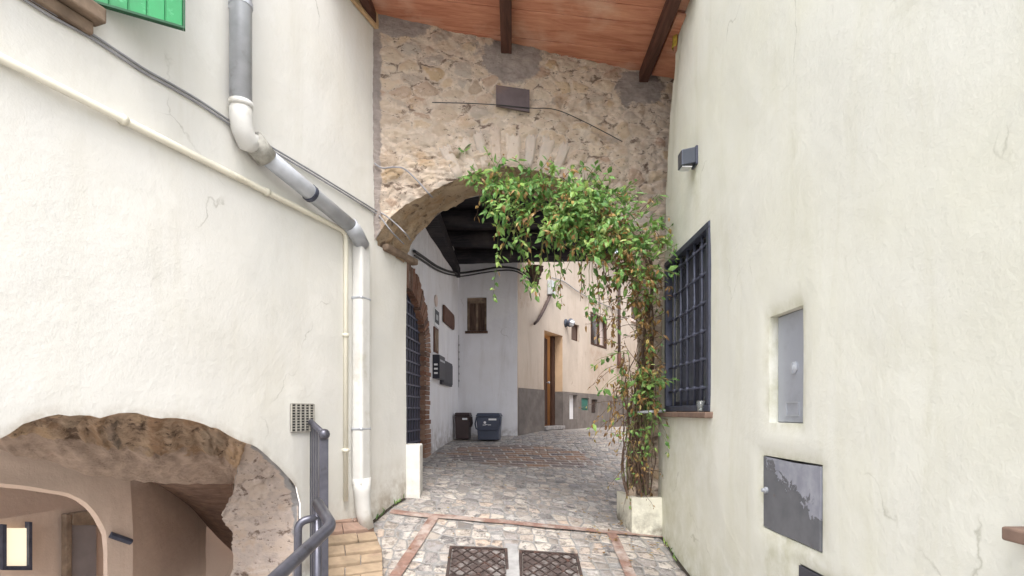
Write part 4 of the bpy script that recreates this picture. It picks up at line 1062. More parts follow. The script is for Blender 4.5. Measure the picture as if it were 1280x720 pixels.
mb = MB(); mb.obox(LU(u4-.065, hb4, -.003), LD*.13, -LN*.10, (0,0,h3-.06-hb4)); obj('lower_pipe', mb, M['white_paint'], t, bev=.02)
hb5 = (515-657)/F*LW(456, 500).y
mb = MB(); mb.tube([LU(u4, hb4+.06, -.055), LU(u4+.005, hb4-.05, -.057), LU(u4+.02, hb4-.22, -.06), LU(u4+.045, hb5, -.075)], [.075,.066,.060,.058], 14); obj('cast_shoe', mb, M['white_paint'], t, smooth=True)
for hh_ in (.9, -.15):
    mb = MB(); mb.obox(LU(u4-.069, hh_, -.001), LD*.138, -LN*.104, (0,0,.028)); obj('bracket', mb, M['zinc'], t, bev=.012)
mb = MB(); um = (u2+u3)/2; hm = (h2+h3)/2; dv_ = (LU(u3, h3, pv)-LU(u2, h2, pv)).normalized(); q_ = LU(um, hm-.01, pv); mb.tube([q_, q_+dv_*.03], .061, 18); obj('bracket', mb, M['iron'], t)
for hh_ in (2.4, 3.3):
    mb = MB(); mb.tube([LU(uc, hh_, pv), LU(uc, hh_+.03, pv)], .067, 16); mb.obox(LU(uc-.02, hh_+.002, 0), LD*.04, -LN*.02, (0,0,.026)); obj('bracket', mb, M['zinc'], t)

u5 = (LW(432, 400, -.02)-LP).dot(LD)
t = thing('conduit', 'cream painted conduit running along the left wall then straight down beside the downpipe', 'pipe', LU(u5, -.7, 0))
mb = MB(); pts = [LU(LZ[0], 1.41, -.022), LU(u5-.08, 1.41, -.022), LU(u5-.03, 1.40, -.022), LU(u5-.005, 1.375, -.022), LU(u5, 1.32, -.022), LU(u5, (515-626)/F*4.4, -.022)]
mb.tube(pts, .019, 12); obj('pipe', mb, M['cream_pipe'], t, smooth=True)
for (uu, hh_, vert) in ((lu(150),1.41,0),(lu(330),1.41,0),(u5,.6,1),(u5,-.3,1)):
    mb = MB()
    if vert: mb.tube([LU(uu, hh_-.014, -.022), LU(uu, hh_+.014, -.022)], .025, 12)
    else: mb.tube([LU(uu-.014, hh_, -.022), LU(uu+.014, hh_, -.022)], .025, 12)
    obj('clip', mb, M['cream_pipe'], t, smooth=True)
def cable(pts, r, m, label, n=8, steps=8, sag=0):
    mb = MB(); out_ = []
    P_ = [Vector(p) for p in pts]
    for k in range(len(P_)-1):
        a = P_[max(k-1,0)]; b = P_[k]; c = P_[k+1]; d_ = P_[min(k+2,len(P_)-1)]
        for i in range(steps):
            x = i/steps; out_.append(.5*((2*b)+(c-a)*x+(2*a-5*b+4*c-d_)*x*x+(-a+3*b-3*c+d_)*x**3)+Vector((0,0,-sag*4*x*(1-x))))
    out_.append(P_[-1]); mb.tube(out_, r, n)
    return tag(obj('cable', mb, M[m], smooth=True), label, 'cable', 'cables strung along the walls')
c1 = [LU(LZ[0], 1.745, -.012)]+[LU(lu(px), 1.73+.006*math.sin(px*.13), -.012) for px in range(40, 290, 35)]
c1 += [LU(lu(px), 1.725+dh, -.015) for px, dh in ((300,-.0),(330,-.005),(380,.0),(430,0),(468,0))]
def AWp(px, py, o=.05): return AW(px, py, -o)
cable(c1+[AWp(480,268), AWp(495,280), AWp(508,293), at(513,300,5.2)], .006, 'greycable', 'thin grey cable along the upper left wall, upper one of a close pair')
cable([p-Vector((0,0,.020)) for p in c1[:-1]]+[LU(lu(468),1.70,-.015), AWp(476,272), AWp(490,290), at(505,305,5.1)], .006, 'greycable', 'thin grey cable along the upper left wall, lower one of a close pair')
cable([LU(lu(466), (515-206)/F*4.8, -.015), AWp(478,210), AWp(492,209), AWp(505,211), AWp(520,224), AWp(536,242), at(541,247,5.0)], .007, 'greycable', 'grey cable looping over the left end of the stone arch wall')
cable([AWp(540,128), AWp(580,129), AWp(620,131,.065), AWp(662,135,.065), AWp(694,137), AWp(730,152), AWp(778,177)], .004, 'black', 'thin dark wire crossing the stone wall at the metal plate')
s1 = [at(518,314,6.6), SW(530,322,-.02), SW(548,334,-.02), SW(565,340,-.02)]
cable(s1+[at(578,341,10.0), at(600,338,10.0), at(625,334,9.9), at(645,336,9.9), at(658,343,9.9), at(668,352,10.1)], .018, 'black', 'thick black cable sagging across the whitewashed passage walls')
cable([p+Vector((0,0,-.05)) for p in s1]+[at(580,345,10.0), at(610,340,10.0), at(640,338,9.9), at(660,348,9.9), at(672,362,10.3)], .012, 'black', 'thinner black cable hanging under the thick passage cable')
cable([PW(690,347,-.03), PW(705,352,-.03), PW(722,364,-.03), PW(742,375,-.03), PW(772,388,-.03)], .010, 'greycable', 'slack grey cable across the peach house wall')

# ------------------------------------------------------------------ railing and handrail
t = thing('railing', 'dark grey steel railing with round top rail at the head of the cellar steps', 'railing', (-1.3, 3.8, .3))
ra, rb_ = at(385, 524, 4.12), at(405, 543, 3.55)
mb = MB(); mb.tube([ra+(ra-rb_)*.08, ra, rb_], .021, 12); obj('top_rail', mb, M['rail'], t, smooth=True)
mb = MB(); mb.lathe(rb_-Vector((0,0,.034)), (0,0,1), [(.0,0),(.022,.004),(.034,.02),(.037,.036),(.033,.052),(.02,.066),(.0,.07)], 16); obj('finial', mb, M['rail'], t, smooth=True)
dd = (rb_-ra); dd.z = 0; dd.normalize(); sd = Vector((-dd.y, dd.x, 0))
mb = MB(); mb.obox(rb_-dd*.03-sd*.028-Vector((0,0,1.6)), dd*.03, sd*.056, (0,0,1.58)); obj('post', mb, M['rail'], t, bev=.004)
for i in range(6):
    p = ra.lerp(rb_, i/7+.01); mb = MB(); mb.obox(p-dd*.02-sd*.006-Vector((0,0,1.5)), dd*.04, sd*.012, (0,0,1.49)); obj('baluster', mb, M['rail'], t, bev=.002)
mb = MB(); mb.obox(ra-sd*.012-Vector((0,0,1.35)), (rb_-ra)*.93, sd*.024, (0,0,.03)); obj('bottom_rail', mb, M['rail'], t)
t = thing('handrail', 'bent grey tube handrail running down beside the cellar steps', 'handrail', (-1.0, 2.6, .4))
def bend(pts, r=.08, n=5):
    o = [Vector(pts[0])]
    for a, b, c in zip(pts, pts[1:], pts[2:]):
        a, b, c = Vector(a), Vector(b), Vector(c); p = b+(a-b).normalized()*r; q = b+(c-b).normalized()*r
        for k in range(n+1): x = k/n; o.append(p*(1-x)**2+b*2*x*(1-x)+q*x*x)
    o.append(Vector(pts[-1])); return o
h0_ = at(397, 629, 3.15); h1_ = at(414.5, 657, 2.85); h2_ = at(345, 722, 2.3)
mb = MB(); mb.tube(bend([h0_, h1_, h2_, h2_+(h2_-h1_)*1.6], .06), .030, 16); obj('tube', mb, M['rail'], t, smooth=True)
e0 = at(386, 660, 3.15); e1 = at(372.5, 652, 3.1); e2 = at(371, 760, 3.05)
mb = MB(); mb.tube(bend([h0_-Vector((0,0,.08)), e1+Vector((0,.0,.0)), e2+Vector((0,0,-.8))], .05), .022, 14); obj('support', mb, M['rail'], t, smooth=True)
mb = MB(); q = h0_+Vector((0,0,.02)); mb.tube([q, q-Vector((0,0,1.4))], .022, 12); obj('upright', mb, M['rail'], t, smooth=True)
# retaining wall under the railing and down to the cellar steps
mb = MB(); mb.grid(lambda z, k: Vector((XL(z)-.0, z, gz(XL(z), z)+.004-2.0*k)), lin(-1, 4.15, 20), [0,.25,.5,.75,1])
tag(obj('retaining_wall', mb, M['concrete']), 'low retaining wall dropping from the alley edge beneath the railing', 'wall')

# ------------------------------------------------------------------ waste bins
def waste_bin(x0, x1, zc_, hgt, m, label, logo, yaw):
    gx = (x0+x1)/2; gy = zc_; g = gz(gx, gy)+.015
    t = thing('waste_bin', label, 'bin', (gx, gy, g), 'waste bins against the whitewashed wall')
    w = x1-x0; dp = w*.95
    cs, sn = math.cos(yaw), math.sin(yaw)
    def T(a, b, c): return Vector((gx+a*cs-b*sn, gy+a*sn+b*cs, g+c))
    def tap(mb, z0, z1, w0, w1, d0_, d1_, offy=0):
        i = [mb.add(T(sx*w_/2, sy*d_/2+offy, z)) for (z, w_, d_) in ((z0,w0,d0_),(z1,w1,d1_)) for (sx, sy) in ((-1,-1),(1,-1),(1,1),(-1,1))]
        for q in ((3,2,1,0),(4,5,6,7),(0,1,5,4),(1,2,6,5),(2,3,7,6),(3,0,4,7)): mb.f.append([i[k] for k in q])
    mb = MB(); tap(mb, 0, hgt*.86, w*.86, w*.96, dp*.82, dp*.94); obj('body', mb, m, t, bev=.015)
    mb = MB(); tap(mb, hgt*.862, hgt*.93, w*1.0, w, dp, dp); tap(mb, hgt*.931, hgt, w*.97, w*.90, dp*.97, dp*.86); obj('lid', mb, m, t, bev=.012)
    mb = MB(); hy = -dp*.5-.012
    if logo: pts = [T(-w*.5,-dp*.3,hgt*.84), T(-w*.52,hy,hgt*.6), T(-w*.47,hy-.02,hgt*.43), T(-w*.4,hy-.02,hgt*.39), T(w*.38,hy-.02,hgt*.39), T(w*.45,hy-.02,hgt*.43), T(w*.50,hy,hgt*.6), T(w*.5,-dp*.3,hgt*.84)]
    else: pts = [T(w*.5,-dp*.3,hgt*.85), T(w*.53,-dp*.36,hgt*.6), T(w*.52,-dp*.4,hgt*.48), T(w*.52,dp*.1,hgt*.48), T(w*.53,dp*.3,hgt*.6), T(w*.5,dp*.3,hgt*.85)]
    mb.tube(pts, .013, 8); obj('handle', mb, m, t, smooth=True)
    def decal(mb, a, b, c0_, c1_):
        def fy(c): return -(dp*(.82+.12*c/(hgt*.86)))/2-.003
        mb.prism([T(a,fy(c0_),c0_), T(b,fy(c0_),c0_), T(b,fy(c1_),c1_), T(a,fy(c1_),c1_)], T(0,-.002,0)-T(0,0,0))
    mb = MB(); decal(mb, w*.02, w*.34, hgt*.73, hgt*.795); obj('label', mb, M['white_label'], t)
    if logo:
        mb = MB(); c = (-.13*w, .65*hgt)
        for k in range(10):
            a0, a1 = 2*math.pi*k/10, 2*math.pi*(k+1)/10; r_ = .022
            def fy(cc): return -(dp*(.82+.12*cc/(hgt*.86)))/2-.006
            mb.face(T(c[0], fy(c[1]), c[1]), T(c[0]+r_*math.cos(a0), fy(c[1]), c[1]+r_*math.sin(a0)), T(c[0]+r_*math.cos(a1), fy(c[1]), c[1]+r_*math.sin(a1)))
        for (a, b, c0_) in ((-.22,-.10,.545),(-.12,-.02,.56),(.0,.12,.55)): decal(mb, w*a, w*b, hgt*c0_, hgt*(c0_+.022))
        obj('emblem', mb, M['white_label'], t)
    return t
a, b = at(569, 548, 9.75), at(591, 548, 9.75)
waste_bin(a.x+.02, b.x-.02, 9.62, .45, M['bin_brown'], 'dark brown lidded waste bin, the narrower one beside the whitewashed corner', False, R(-6))
a, b = at(597, 548, 9.6), at(627, 548, 9.6)
waste_bin(a.x, b.x, 9.52, .45, M['bin_blue'], 'blue grey waste bin with white emblem and a front handle', True, R(-5))

# ------------------------------------------------------------------ fittings on the passage wall
def on_sw(px0, px1, py0, py1, v, th):
    a = SW(px0, (py0+py1)/2); b = SW(px1, (py0+py1)/2); z = (a.y+b.y)/2
    u0_, u1_ = (a-SP).dot(SD), (b-SP).dot(SD); hh0 = (515-py1)/F*z; hh1 = (515-py0)/F*z
    return u0_, u1_, hh0, hh1
def sw_slab(px0, px1, py0, py1, th, inset=0, lift=0):
    u0_, u1_, a, b = on_sw(px0, px1, py0, py1, 0, th); m = MB()
    m.obox(SU(u0_+inset, a+inset, -.005-lift), SD*(u1_-u0_-2*inset), -SN*th, (0,0,b-a-2*inset)); return m
p = SW(544, 459)
t = thing('mailbox', 'black wall mailbox beside the brick gateway, the deeper of two dark boxes', 'mailbox', p)
obj('body', sw_slab(540, 547.5, 445, 474, .10), M['mailbox'], t, bev=.008)
u0_, u1_, ha, hb = on_sw(540, 547.5, 445, 474, 0, 0)
mb = MB(); mb.obox(SU(u0_+.04, hb-.09, -.106), SD*(u1_-u0_-.08), -SN*.004, (0,0,.025)); obj('letter_slot', mb, M['zinc'], t)
for k in range(3):
    mb = MB(); mb.obox(SU(u0_-.004, ha+.06+k*.06, -.03), SD*.004, -SN*.05, (0,0,.025)); obj('name_tag', mb, M['white_label'], t)
p = SW(555, 466)
t = thing('meter_box', 'flat slate grey box on the passage wall right of the black mailbox', 'wall box', p)
obj('body', sw_slab(549, 562, 452, 482, .04), M['slate_box'], t, bev=.005)
obj('door', sw_slab(549, 562, 452, 482, .012, .03, .041), M['slate_box'], t, bev=.003)
t = thing('framed_notice', 'small dark notice with white border next to the brick gateway', 'notice', SW(544, 398))
obj('board', sw_slab(541.6, 547.2, 386.5, 408.5, .015), M['white_label'], t)
obj('panel', sw_slab(541.6, 547.2, 386.5, 406.5, .004, .022, .0155), M['mailbox'], t)
obj('inset', sw_slab(542.8, 545.8, 392, 402, .003, .02, .020), M['elec'], t)
t = thing('wall_plaque', 'brown terracotta plaque with rounded right corners on the passage wall', 'plaque', SW(559, 398))
u0_, u1_, a, b = on_sw(553, 566, 388, 408, 0, 0); mb = MB(); pts = [(u0_,a),(u1_-.1,a)]+[(u1_-.1+.1*math.sin(k*math.pi/8), a+.1-.1*math.cos(k*math.pi/8)) for k in range(1,5)]+[(u1_-.1+.1*math.cos(k*math.pi/8), b-.1+.1*math.sin(k*math.pi/8)) for k in range(0,5)]+[(u0_,b)]
mb.prism([SU(x, y, -.005) for x, y in pts], -SN*.03); obj('tile', mb, M['plaque'], t, bev=.006)
t = thing('picture_panel', 'weathered brown panel under the dark notice beside the brick gateway', 'panel', SW(543, 424))
obj('board', sw_slab(541, 546.2, 410, 441, .02), M['plaque'], t)
obj('picture', sw_slab(541, 546.2, 410, 441, .004, .03, .0205), M['brown_stone'], t)
t = thing('round_plaque', 'faint pale round plaque above the dark notice', 'plaque', SW(543.5, 376))
u0_, u1_, a, b = on_sw(541, 547, 371, 381, 0, 0)
mb = MB(); mb.lathe(SU((u0_+u1_)/2, (a+b)/2, -.004), -SN, [(.085,0),(.085,.015),(.07,.02)], 20); obj('disc', mb, M['curtain'], t, smooth=False)
mb = MB()
for k in range(6): mb.obox(SU(u_c-.06, .55+k*.13, -.006), SD*.03, -SN*.02, (0,0,.035))
mb.tube([SU(u_c-.045, .45, -.012), SU(u_c-.045, 1.4, -.012)], .006, 6)
tag(obj('clipped_wire', mb, M['greycable']), 'vertical wire with dark clips in the whitewashed corner', 'wire')

# ------------------------------------------------------------------ fittings on the ochre house
p = PW(706.5, 404); t = thing('wall_lamp', 'round bulkhead lamp with dark hood above the open doorway', 'lamp', p)
mb = MB(); mb.lathe(p, -PN, [(.085,0),(.09,.03),(.06,.05)], 18); mb.tube([p-PN*.05, p-PN*.10], .03, 10); obj('bracket', mb, M['lampgrey'], t)
cp = p-PN*.12; ax = (-PN-Vector((0,0,.35))).normalized()
mb = MB(); mb.lathe(cp-ax*.05, ax, [(.055,0),(.09,.02),(.095,.06)], 18); obj('hood', mb, M['iron'], t, smooth=True)
mb = MB(); mb.lathe(cp+ax*.012, ax, [(.082,0),(.078,.035),(.058,.065),(.025,.08)], 18); obj('lens', mb, M['lens'], t, smooth=True)
mb = MB()
for k in range(3):
    a = k*math.pi/3; nx = ax.cross(Vector((0,0,1))).normalized(); ny = ax.cross(nx); dv = nx*math.cos(a)+ny*math.sin(a)
    mb.tube([cp+ax*.01-dv*.092, cp+ax*.065-dv*.07, cp+ax*.10, cp+ax*.065+dv*.07, cp+ax*.01+dv*.092], .006, 6)
obj('cage', mb, M['iron'], t)
p = PW(686, 360); t = thing('junction_box', 'pale grey junction box under the cables at the peach house corner', 'electric box', p)
u_ = pu(686); mb = MB(); mb.obox(PU(u_-.09, (515-369)/F*p.y, -.005), PD*.18, -PN*.09, (0,0,.29)); obj('case', mb, M['elec'], t, bev=.01)
mb = MB(); mb.obox(PU(u_-.095, (515-369)/F*p.y+.02, -.097), PD*.19, -PN*.012, (0,0,.25)); obj('lid', mb, M['elec'], t, bev=.005)
mb = MB(); pts = [PW(688,369,-.04), PW(681,384,-.05), PW(676,394,-.05), PW(672,401,-.07), PW(668,405,-.10)]; mb.tube(pts, [.03,.035,.032,.028,.022], 10)
tag(obj('broken_pipe', mb, M['vent_brown'], smooth=True), 'short broken dark pipe bending down under the junction box', 'pipe')
# corbel of old wood / mortar at the corner top
mb = MB(); cell = []; edge = []; cem = []
c = at(668, 338, 9.95)
def cor(a, b):
    sx = .17*(1-b)*.9+.06; d_ = stone_disp(a*2, b*1.2, 4, (3, 5), .05)
    cell.append(d_[1]); edge.append(d_[2]); cem.append(0)
    ang = a*2*math.pi
    return Vector((c.x+(sx+d_[0])*math.cos(ang)*.75, c.y+.12+(sx+d_[0])*math.sin(ang)*.6, c.z+.10-.36*b))
mb.grid(cor, lin(0, 1, 40), lin(0, 1, 20)); mb.att = {'cell': cell, 'edge': edge, 'cement': cem}
tag(obj('wood_corbel', mb, M['old_wood'], smooth=True), 'knobbly brown corbel under the ceiling at the corner of the peach house', 'corbel')
t = thing('drainpipe', 'rusty dark drainpipe stopping halfway down the peach house wall', 'drainpipe', PW(771.5, 452))
a_ = PW(771.5, 340, -.06); mb = MB(); zt = a_.y; mb.tube([PU(pu(771.5), 3.9, -.06), PU(pu(771.5), (515-450)/F*zt, -.06)], .038, 12); obj('pipe', mb, M['vent_brown'], t, smooth=True)
mb = MB(); mb.tube([PU(pu(771.5), (515-440)/F*zt, -.06), PU(pu(771.5), (515-452)/F*zt, -.06), PU(pu(770.5), (515-459)/F*zt, -.07)], [.055,.06,.05], 12); obj('broken_end', mb, M['beam_brown'], t, smooth=True)
mb = MB(); mb.tube([PU(pu(771.5), (515-395)/F*zt, -.06), PU(pu(771.5), (515-393)/F*zt, -.06)], .048, 12); obj('clamp', mb, M['beam_brown'], t)

# ------------------------------------------------------------------ lamp, glass and rod on the right wall
t = thing('wall_lamp', 'square grey box lamp high on the right house wall', 'lamp', (D, 4.1, EYE+1.86))
mb = MB(); mb.prism([Vector((D-.12,4.06,EYE+1.79)), Vector((D-.12,4.16,EYE+1.79)), Vector((D-.12,4.16,EYE+1.905)), Vector((D-.12,4.06,EYE+1.905))], (.105,0,.022)); obj('housing', mb, M['lampgrey'], t, bev=.006)
mb = MB(); mb.box(D-.018, D+.015, 4.055, 4.165, EYE+1.80, EYE+1.935); obj('back_plate', mb, M['iron'], t, bev=.004)
mb = MB(); mb.box(D-.112, D-.04, 4.07, 4.15, EYE+1.783, EYE+1.789); obj('lens', mb, M['lens'], t)
gzc = rz(876, D-.025); t = tag(obj('drinking_glass', MB(), None), 'small clear drinking glass left on the brick window sill', 'glass')
bpy.data.objects.remove(t)
mb = MB(); mb.lathe((D-.025, gzc, EYE+.003), (0,0,1), [(.022,0),(.030,.075),(.028,.075),(.020,.006),(.0005,.006)], 20)
tag(obj('drinking_glass', mb, M['glass'], smooth=True), 'small clear drinking glass left on the brick window sill', 'glass')
mb = MB(); mb.tube([at(797,515.5,4.86), at(832,513.5,4.80)], .013, 10); tag(obj('metal_rod', mb, M['zinc'], smooth=True), 'short grey metal rod sticking out at the creeper by the window sill', 'rod')

# ------------------------------------------------------------------ planter
t = thing('planter', 'low cream plastered planter with soil at the foot of the stone pier', 'planter', (1.15, 5, .55))
x0, x1, y0, y1 = 1.055, 1.34, 4.72, 5.02
hp = -.68
yb = archy(1.1)-.03
def gb(x, y): return gz(x, y)-.05
mb = MB()
C_ = {'a': at(789,668,4.78), 'b': at(825,666,4.92)}
fx0, fy0 = 1.075, 5.02; fx1, fy1 = 1.40, 5.02
bx0, by0 = 1.02, 5.45
pts_o = [(fx0,fy0),(fx1,fy1),(1.40,5.4),(bx0-.0,by0)]
th = .05; hp = -(622-515)/F*5.02
low = []
def wallseg(p, q, inn_p, inn_q):
    n = 10
    for k in range(n):
        a, b = k/n, (k+1)/n
        L_ = lambda s, t_: (s[0]+(t_[0]-s[0])*a, s[1]+(t_[1]-s[1])*a); L2 = lambda s, t_: (s[0]+(t_[0]-s[0])*b, s[1]+(t_[1]-s[1])*b)
        o0, o1, i0, i1 = L_(p,q), L2(p,q), L_(inn_p,inn_q), L2(inn_p,inn_q)
        for r_ in range(5):
            z0 = lambda o: gb(*o)+(EYE+hp-gb(*o))*r_/5; z1 = lambda o: gb(*o)+(EYE+hp-gb(*o))*(r_+1)/5
            mb.face((o0[0],o0[1],z0(o0)),(o1[0],o1[1],z0(o1)),(o1[0],o1[1],z1(o1)),(o0[0],o0[1],z1(o0))); low.extend([1-r_/5,1-r_/5,1-(r_+1)/5,1-(r_+1)/5])
        zt = EYE+hp
        mb.face((o0[0],o0[1],zt),(o1[0],o1[1],zt),(i1[0],i1[1],zt),(i0[0],i0[1],zt)); low.extend([.3]*4)
        mb.face((i0[0],i0[1],zt),(i1[0],i1[1],zt),(i1[0],i1[1],zt-.08),(i0[0],i0[1],zt-.08)); low.extend([.5]*4)
inn_ = [(fx0+th,fy0+th),(fx1-.01,fy1+th),(1.39,5.38),(bx0+th,by0-.02)]
wallseg(pts_o[0], pts_o[1], inn_[0], inn_[1]); wallseg(pts_o[3], pts_o[0], inn_[3], inn_[0])
mb.att['low'] = low; obj('wall', mb, M['planter'], t)
mb = MB(); mb.grid(lambda a, b: Vector((inn_[0][0]+(1.35-inn_[0][0])*a, inn_[0][1]+(by0-inn_[0][1])*b, EYE+hp-.035+.02*fr(a*4, b*4, 1))), lin(0, 1, 12), lin(0, 1, 12)); obj('soil', mb, M['soil'], t)

# ------------------------------------------------------------------ climbing plant
cr = thing('climbing_plant', 'leafy green creeper with browning stems climbing the stone pier and draping over the arch', 'plant', (1.15, 5, EYE+hp))
rp = random.Random(11)
def wander(pts, amp, n=10):
    o = []
    P_ = [Vector(p) for p in pts]
    sd_ = rp.uniform(0, 100)
    for k in range(len(P_)-1):
        a = P_[max(k-1,0)]; b = P_[k]; c = P_[k+1]; d_ = P_[min(k+2,len(P_)-1)]
        for i in range(n):
            x = i/n; q = .5*((2*b)+(c-a)*x+(2*a-5*b+4*c-d_)*x*x+(-a+3*b-3*c+d_)*x**3)
            o.append(q+Vector((fr(q.z*3+sd_, 1, k*.0, 1), fr(q.z*3, sd_, 2, 1), fr(q.x*3, 3, sd_, 1)))*amp)
    o.append(P_[-1]); return o
rootz = 4.95
trunk_paths = [
 [at(800,618,5.11), at(797,560,5.06), at(803,500,5.05), at(804,430,5.03), at(813,360,4.98), at(797,300,4.9), at(745,262,4.86), at(690,235,4.88), at(620,226,4.91)],
 [at(808,618,5.09), at(806,540,5.05), at(816,470,5.03), at(812,400,4.98), at(813,330,4.96), at(780,275,4.86), at(735,245,4.9), at(700,222,4.94)],
 [at(790,616,5.15), at(786,560,5.08), at(790,500,5.03), at(807,450,5.01), at(815,390,4.96)],
 [at(812,616,5.09), at(800,575,5.03), at(812,530,5.03), at(815,450,5.03), at(816,380,4.96), at(812,320,4.92), at(800,285,4.84)],
 [at(783,622,5.15), at(779,580,5.11), at(784,530,5.07), at(781,480,5.03), at(797,440,4.98)],
]
for k, pth in enumerate(trunk_paths):
    q = wander(pth, .03); r0_ = [.020,.016,.012,.014,.010][k]
    mb = MB(); mb.tube(q, [r0_*(1-.65*i/len(q)) for i in range(len(q))], 7); obj('stem', mb, M['stem'], cr, smooth=True)
leafV = []; 
def add_leaf(mb, cells, pos, dirv, up, L, W, c):
    dirv = dirv.normalized(); sdv = dirv.cross(up)
    if sdv.length < 1e-3: sdv = dirv.cross(Vector((1,0,0)))
    sdv.normalize(); nrm = sdv.cross(dirv)
    dr_ = -.18*L
    pts = [pos, pos+dirv*L*.38+sdv*W*.5-nrm*.10*W, pos+dirv*L*.42+nrm*.02*L, pos+dirv*L*.38-sdv*W*.5-nrm*.10*W, pos+dirv*L*.74+sdv*W*.3-nrm*(.16*L), pos+dirv*L*.74-nrm*.06*L, pos+dirv*L*.74-sdv*W*.3-nrm*.16*L, pos+dirv*L-nrm*.26*L]
    i = [mb.add(p) for p in pts]
    mb.f += [[i[0],i[1],i[2]],[i[0],i[2],i[3]],[i[1],i[4],i[5],i[2]],[i[2],i[5],i[6],i[3]],[i[4],i[7],i[5]],[i[5],i[7],i[6]]]
    cells.extend([c]*8)
gl = MB(); gc_ = []; dl = MB(); dc_ = []; tw_ = MB(); gt_ = MB()
def rnd_unit():
    while True:
        v = Vector((rp.uniform(-1,1), rp.uniform(-1,1), rp.uniform(-1,1)))
        if .05 < v.length < 1: return v.normalized()
def shoot(start, direction, length, pdry, leafL, droop=.6, dens=1.0, spread=.5, thick=.0028):
    n = max(4, int(length/.045)); p = Vector(start); d_ = Vector(direction).normalized(); pts = [p.copy()]
    sd_ = rp.uniform(0, 99)
    for k in range(n):
        d_ = (d_+Vector((0,0,-droop*.16))+rnd_unit()*.22).normalized(); p = p+d_*(length/n)
        lim = archy(p.x)-.03
        if p.x > D-.02: p.x = D-.02
        if p.z < EYE-.98: break
        pts.append(p.copy())
    if len(pts) < 3: return
    dry_shoot = rp.random() < pdry
    (tw_ if dry_shoot else gt_).tube(pts, [thick*(1-.6*i/len(pts)) for i in range(len(pts))], 5)
    nl = int(length/.028*dens)
    for k in range(nl):
        x = rp.random()**.8*(len(pts)-1.001); i = int(x); q = pts[i].lerp(pts[i+1], x-i); t_ = (pts[i+1]-pts[i]).normalized()
        dv = (t_*.5+rnd_unit()*.9+Vector((0,-.25,-.25))).normalized(); q = q+dv*rp.uniform(.003,.018)
        up = (Vector((0,-.55,.75))+rnd_unit()*.55).normalized()
        L_ = leafL*rp.choice((.5,.7,.9,1.0,1.2,1.5))*rp.uniform(.85,1.15)
        cl_ = .32*noise.noise(Vector((q.x*4.2, q.y*4.2, q.z*4.2)))+.10*noise.noise(Vector((q.x*11, q.y*11, q.z*11)))
        isdry = rp.random() < (.85 if dry_shoot else .10+pdry*.25)
        if isdry: add_leaf(dl, dc_, q, (dv+Vector((0,0,-.6))), up, L_*.8, L_*rp.uniform(.22,.42), rp.random())
        else: add_leaf(gl, gc_, q, dv, up, L_, L_*rp.uniform(.42,.6), min(1, max(0, rp.gauss(.55,.2)+cl_)))
# mass drawn along the main run of the plant: (px, py, distance, half-width px, half-height px, weight, dryness)
MASS = [
 (600,222,4.84,18,8,5,.15),(630,232,4.80,24,14,12,.10),(660,238,4.72,26,20,20,.08),(690,250,4.64,28,26,26,.08),(720,262,4.58,30,32,32,.08),
 (745,275,4.55,28,34,32,.12),(768,295,4.56,26,34,30,.22),(788,320,4.60,22,34,26,.38),(804,352,4.76,12,28,14,.7),(808,395,4.86,8,26,7,.9),
 (806,430,4.90,8,22,6,.8),(802,464,4.90,14,18,11,.35),(798,490,4.94,16,14,8,.75),(812,300,4.70,16,26,9,.12),(745,232,4.84,14,14,6,.05),(770,250,4.86,16,12,6,.05),
 (735,300,4.56,26,20,14,.3),(700,285,4.6,22,18,10,.25),(640,262,4.74,12,14,6,.1),(650,285,4.7,9,12,4,.3),
]
tot = sum(m_[5] for m_ in MASS)
for (px, py, z, hw_, hh_, wgt, dry) in MASS:
    for k in range(int(wgt*2.15)):
        a = rp.gauss(0,.55); b = rp.gauss(0,.55)
        s_ = at(px+a*hw_, py+b*hh_, z+rp.uniform(-.12,.16))
        d_ = Vector((rp.uniform(-.8,.5), rp.uniform(-1.1,.1), rp.uniform(-.5,.6)))
        shoot(s_, d_, rp.uniform(.10,.30), dry, .062, droop=rp.uniform(.3,1.0))
# hanging strands with leaf clusters at their ends
for (px, py, z, L_, dry, cl) in ((632,243,4.76,.55,.1,1),(645,250,4.75,.72,.1,1),(640,262,4.72,.80,.05,1),(605,236,4.8,.26,.6,1),(612,232,4.84,.18,.1,1),(655,262,4.7,.55,.5,1),(690,285,4.62,.60,.1,1),
                                (700,290,4.6,.72,.1,1),(682,290,4.64,.50,.05,1),(720,310,4.6,.5,.2,1),(738,318,4.58,.62,.3,1),(752,325,4.58,.55,.5,1),(760,330,4.6,.62,.6,1),(742,330,4.62,.5,.7,1),(728,316,4.62,.4,.4,1),(790,345,4.68,.6,.7,1),
                                (780,440,4.74,.35,.8,1),(776,465,4.76,.32,.7,1),(770,480,4.8,.3,.9,1),(765,500,4.8,.34,1,1)):
    for k in range(2):
        shoot(at(px+rp.uniform(-4,4), py, z), Vector((rp.uniform(-.25,.25),-.1,-1)), L_*rp.uniform(.8,1.1), dry, .055, droop=1.4, dens=.75)
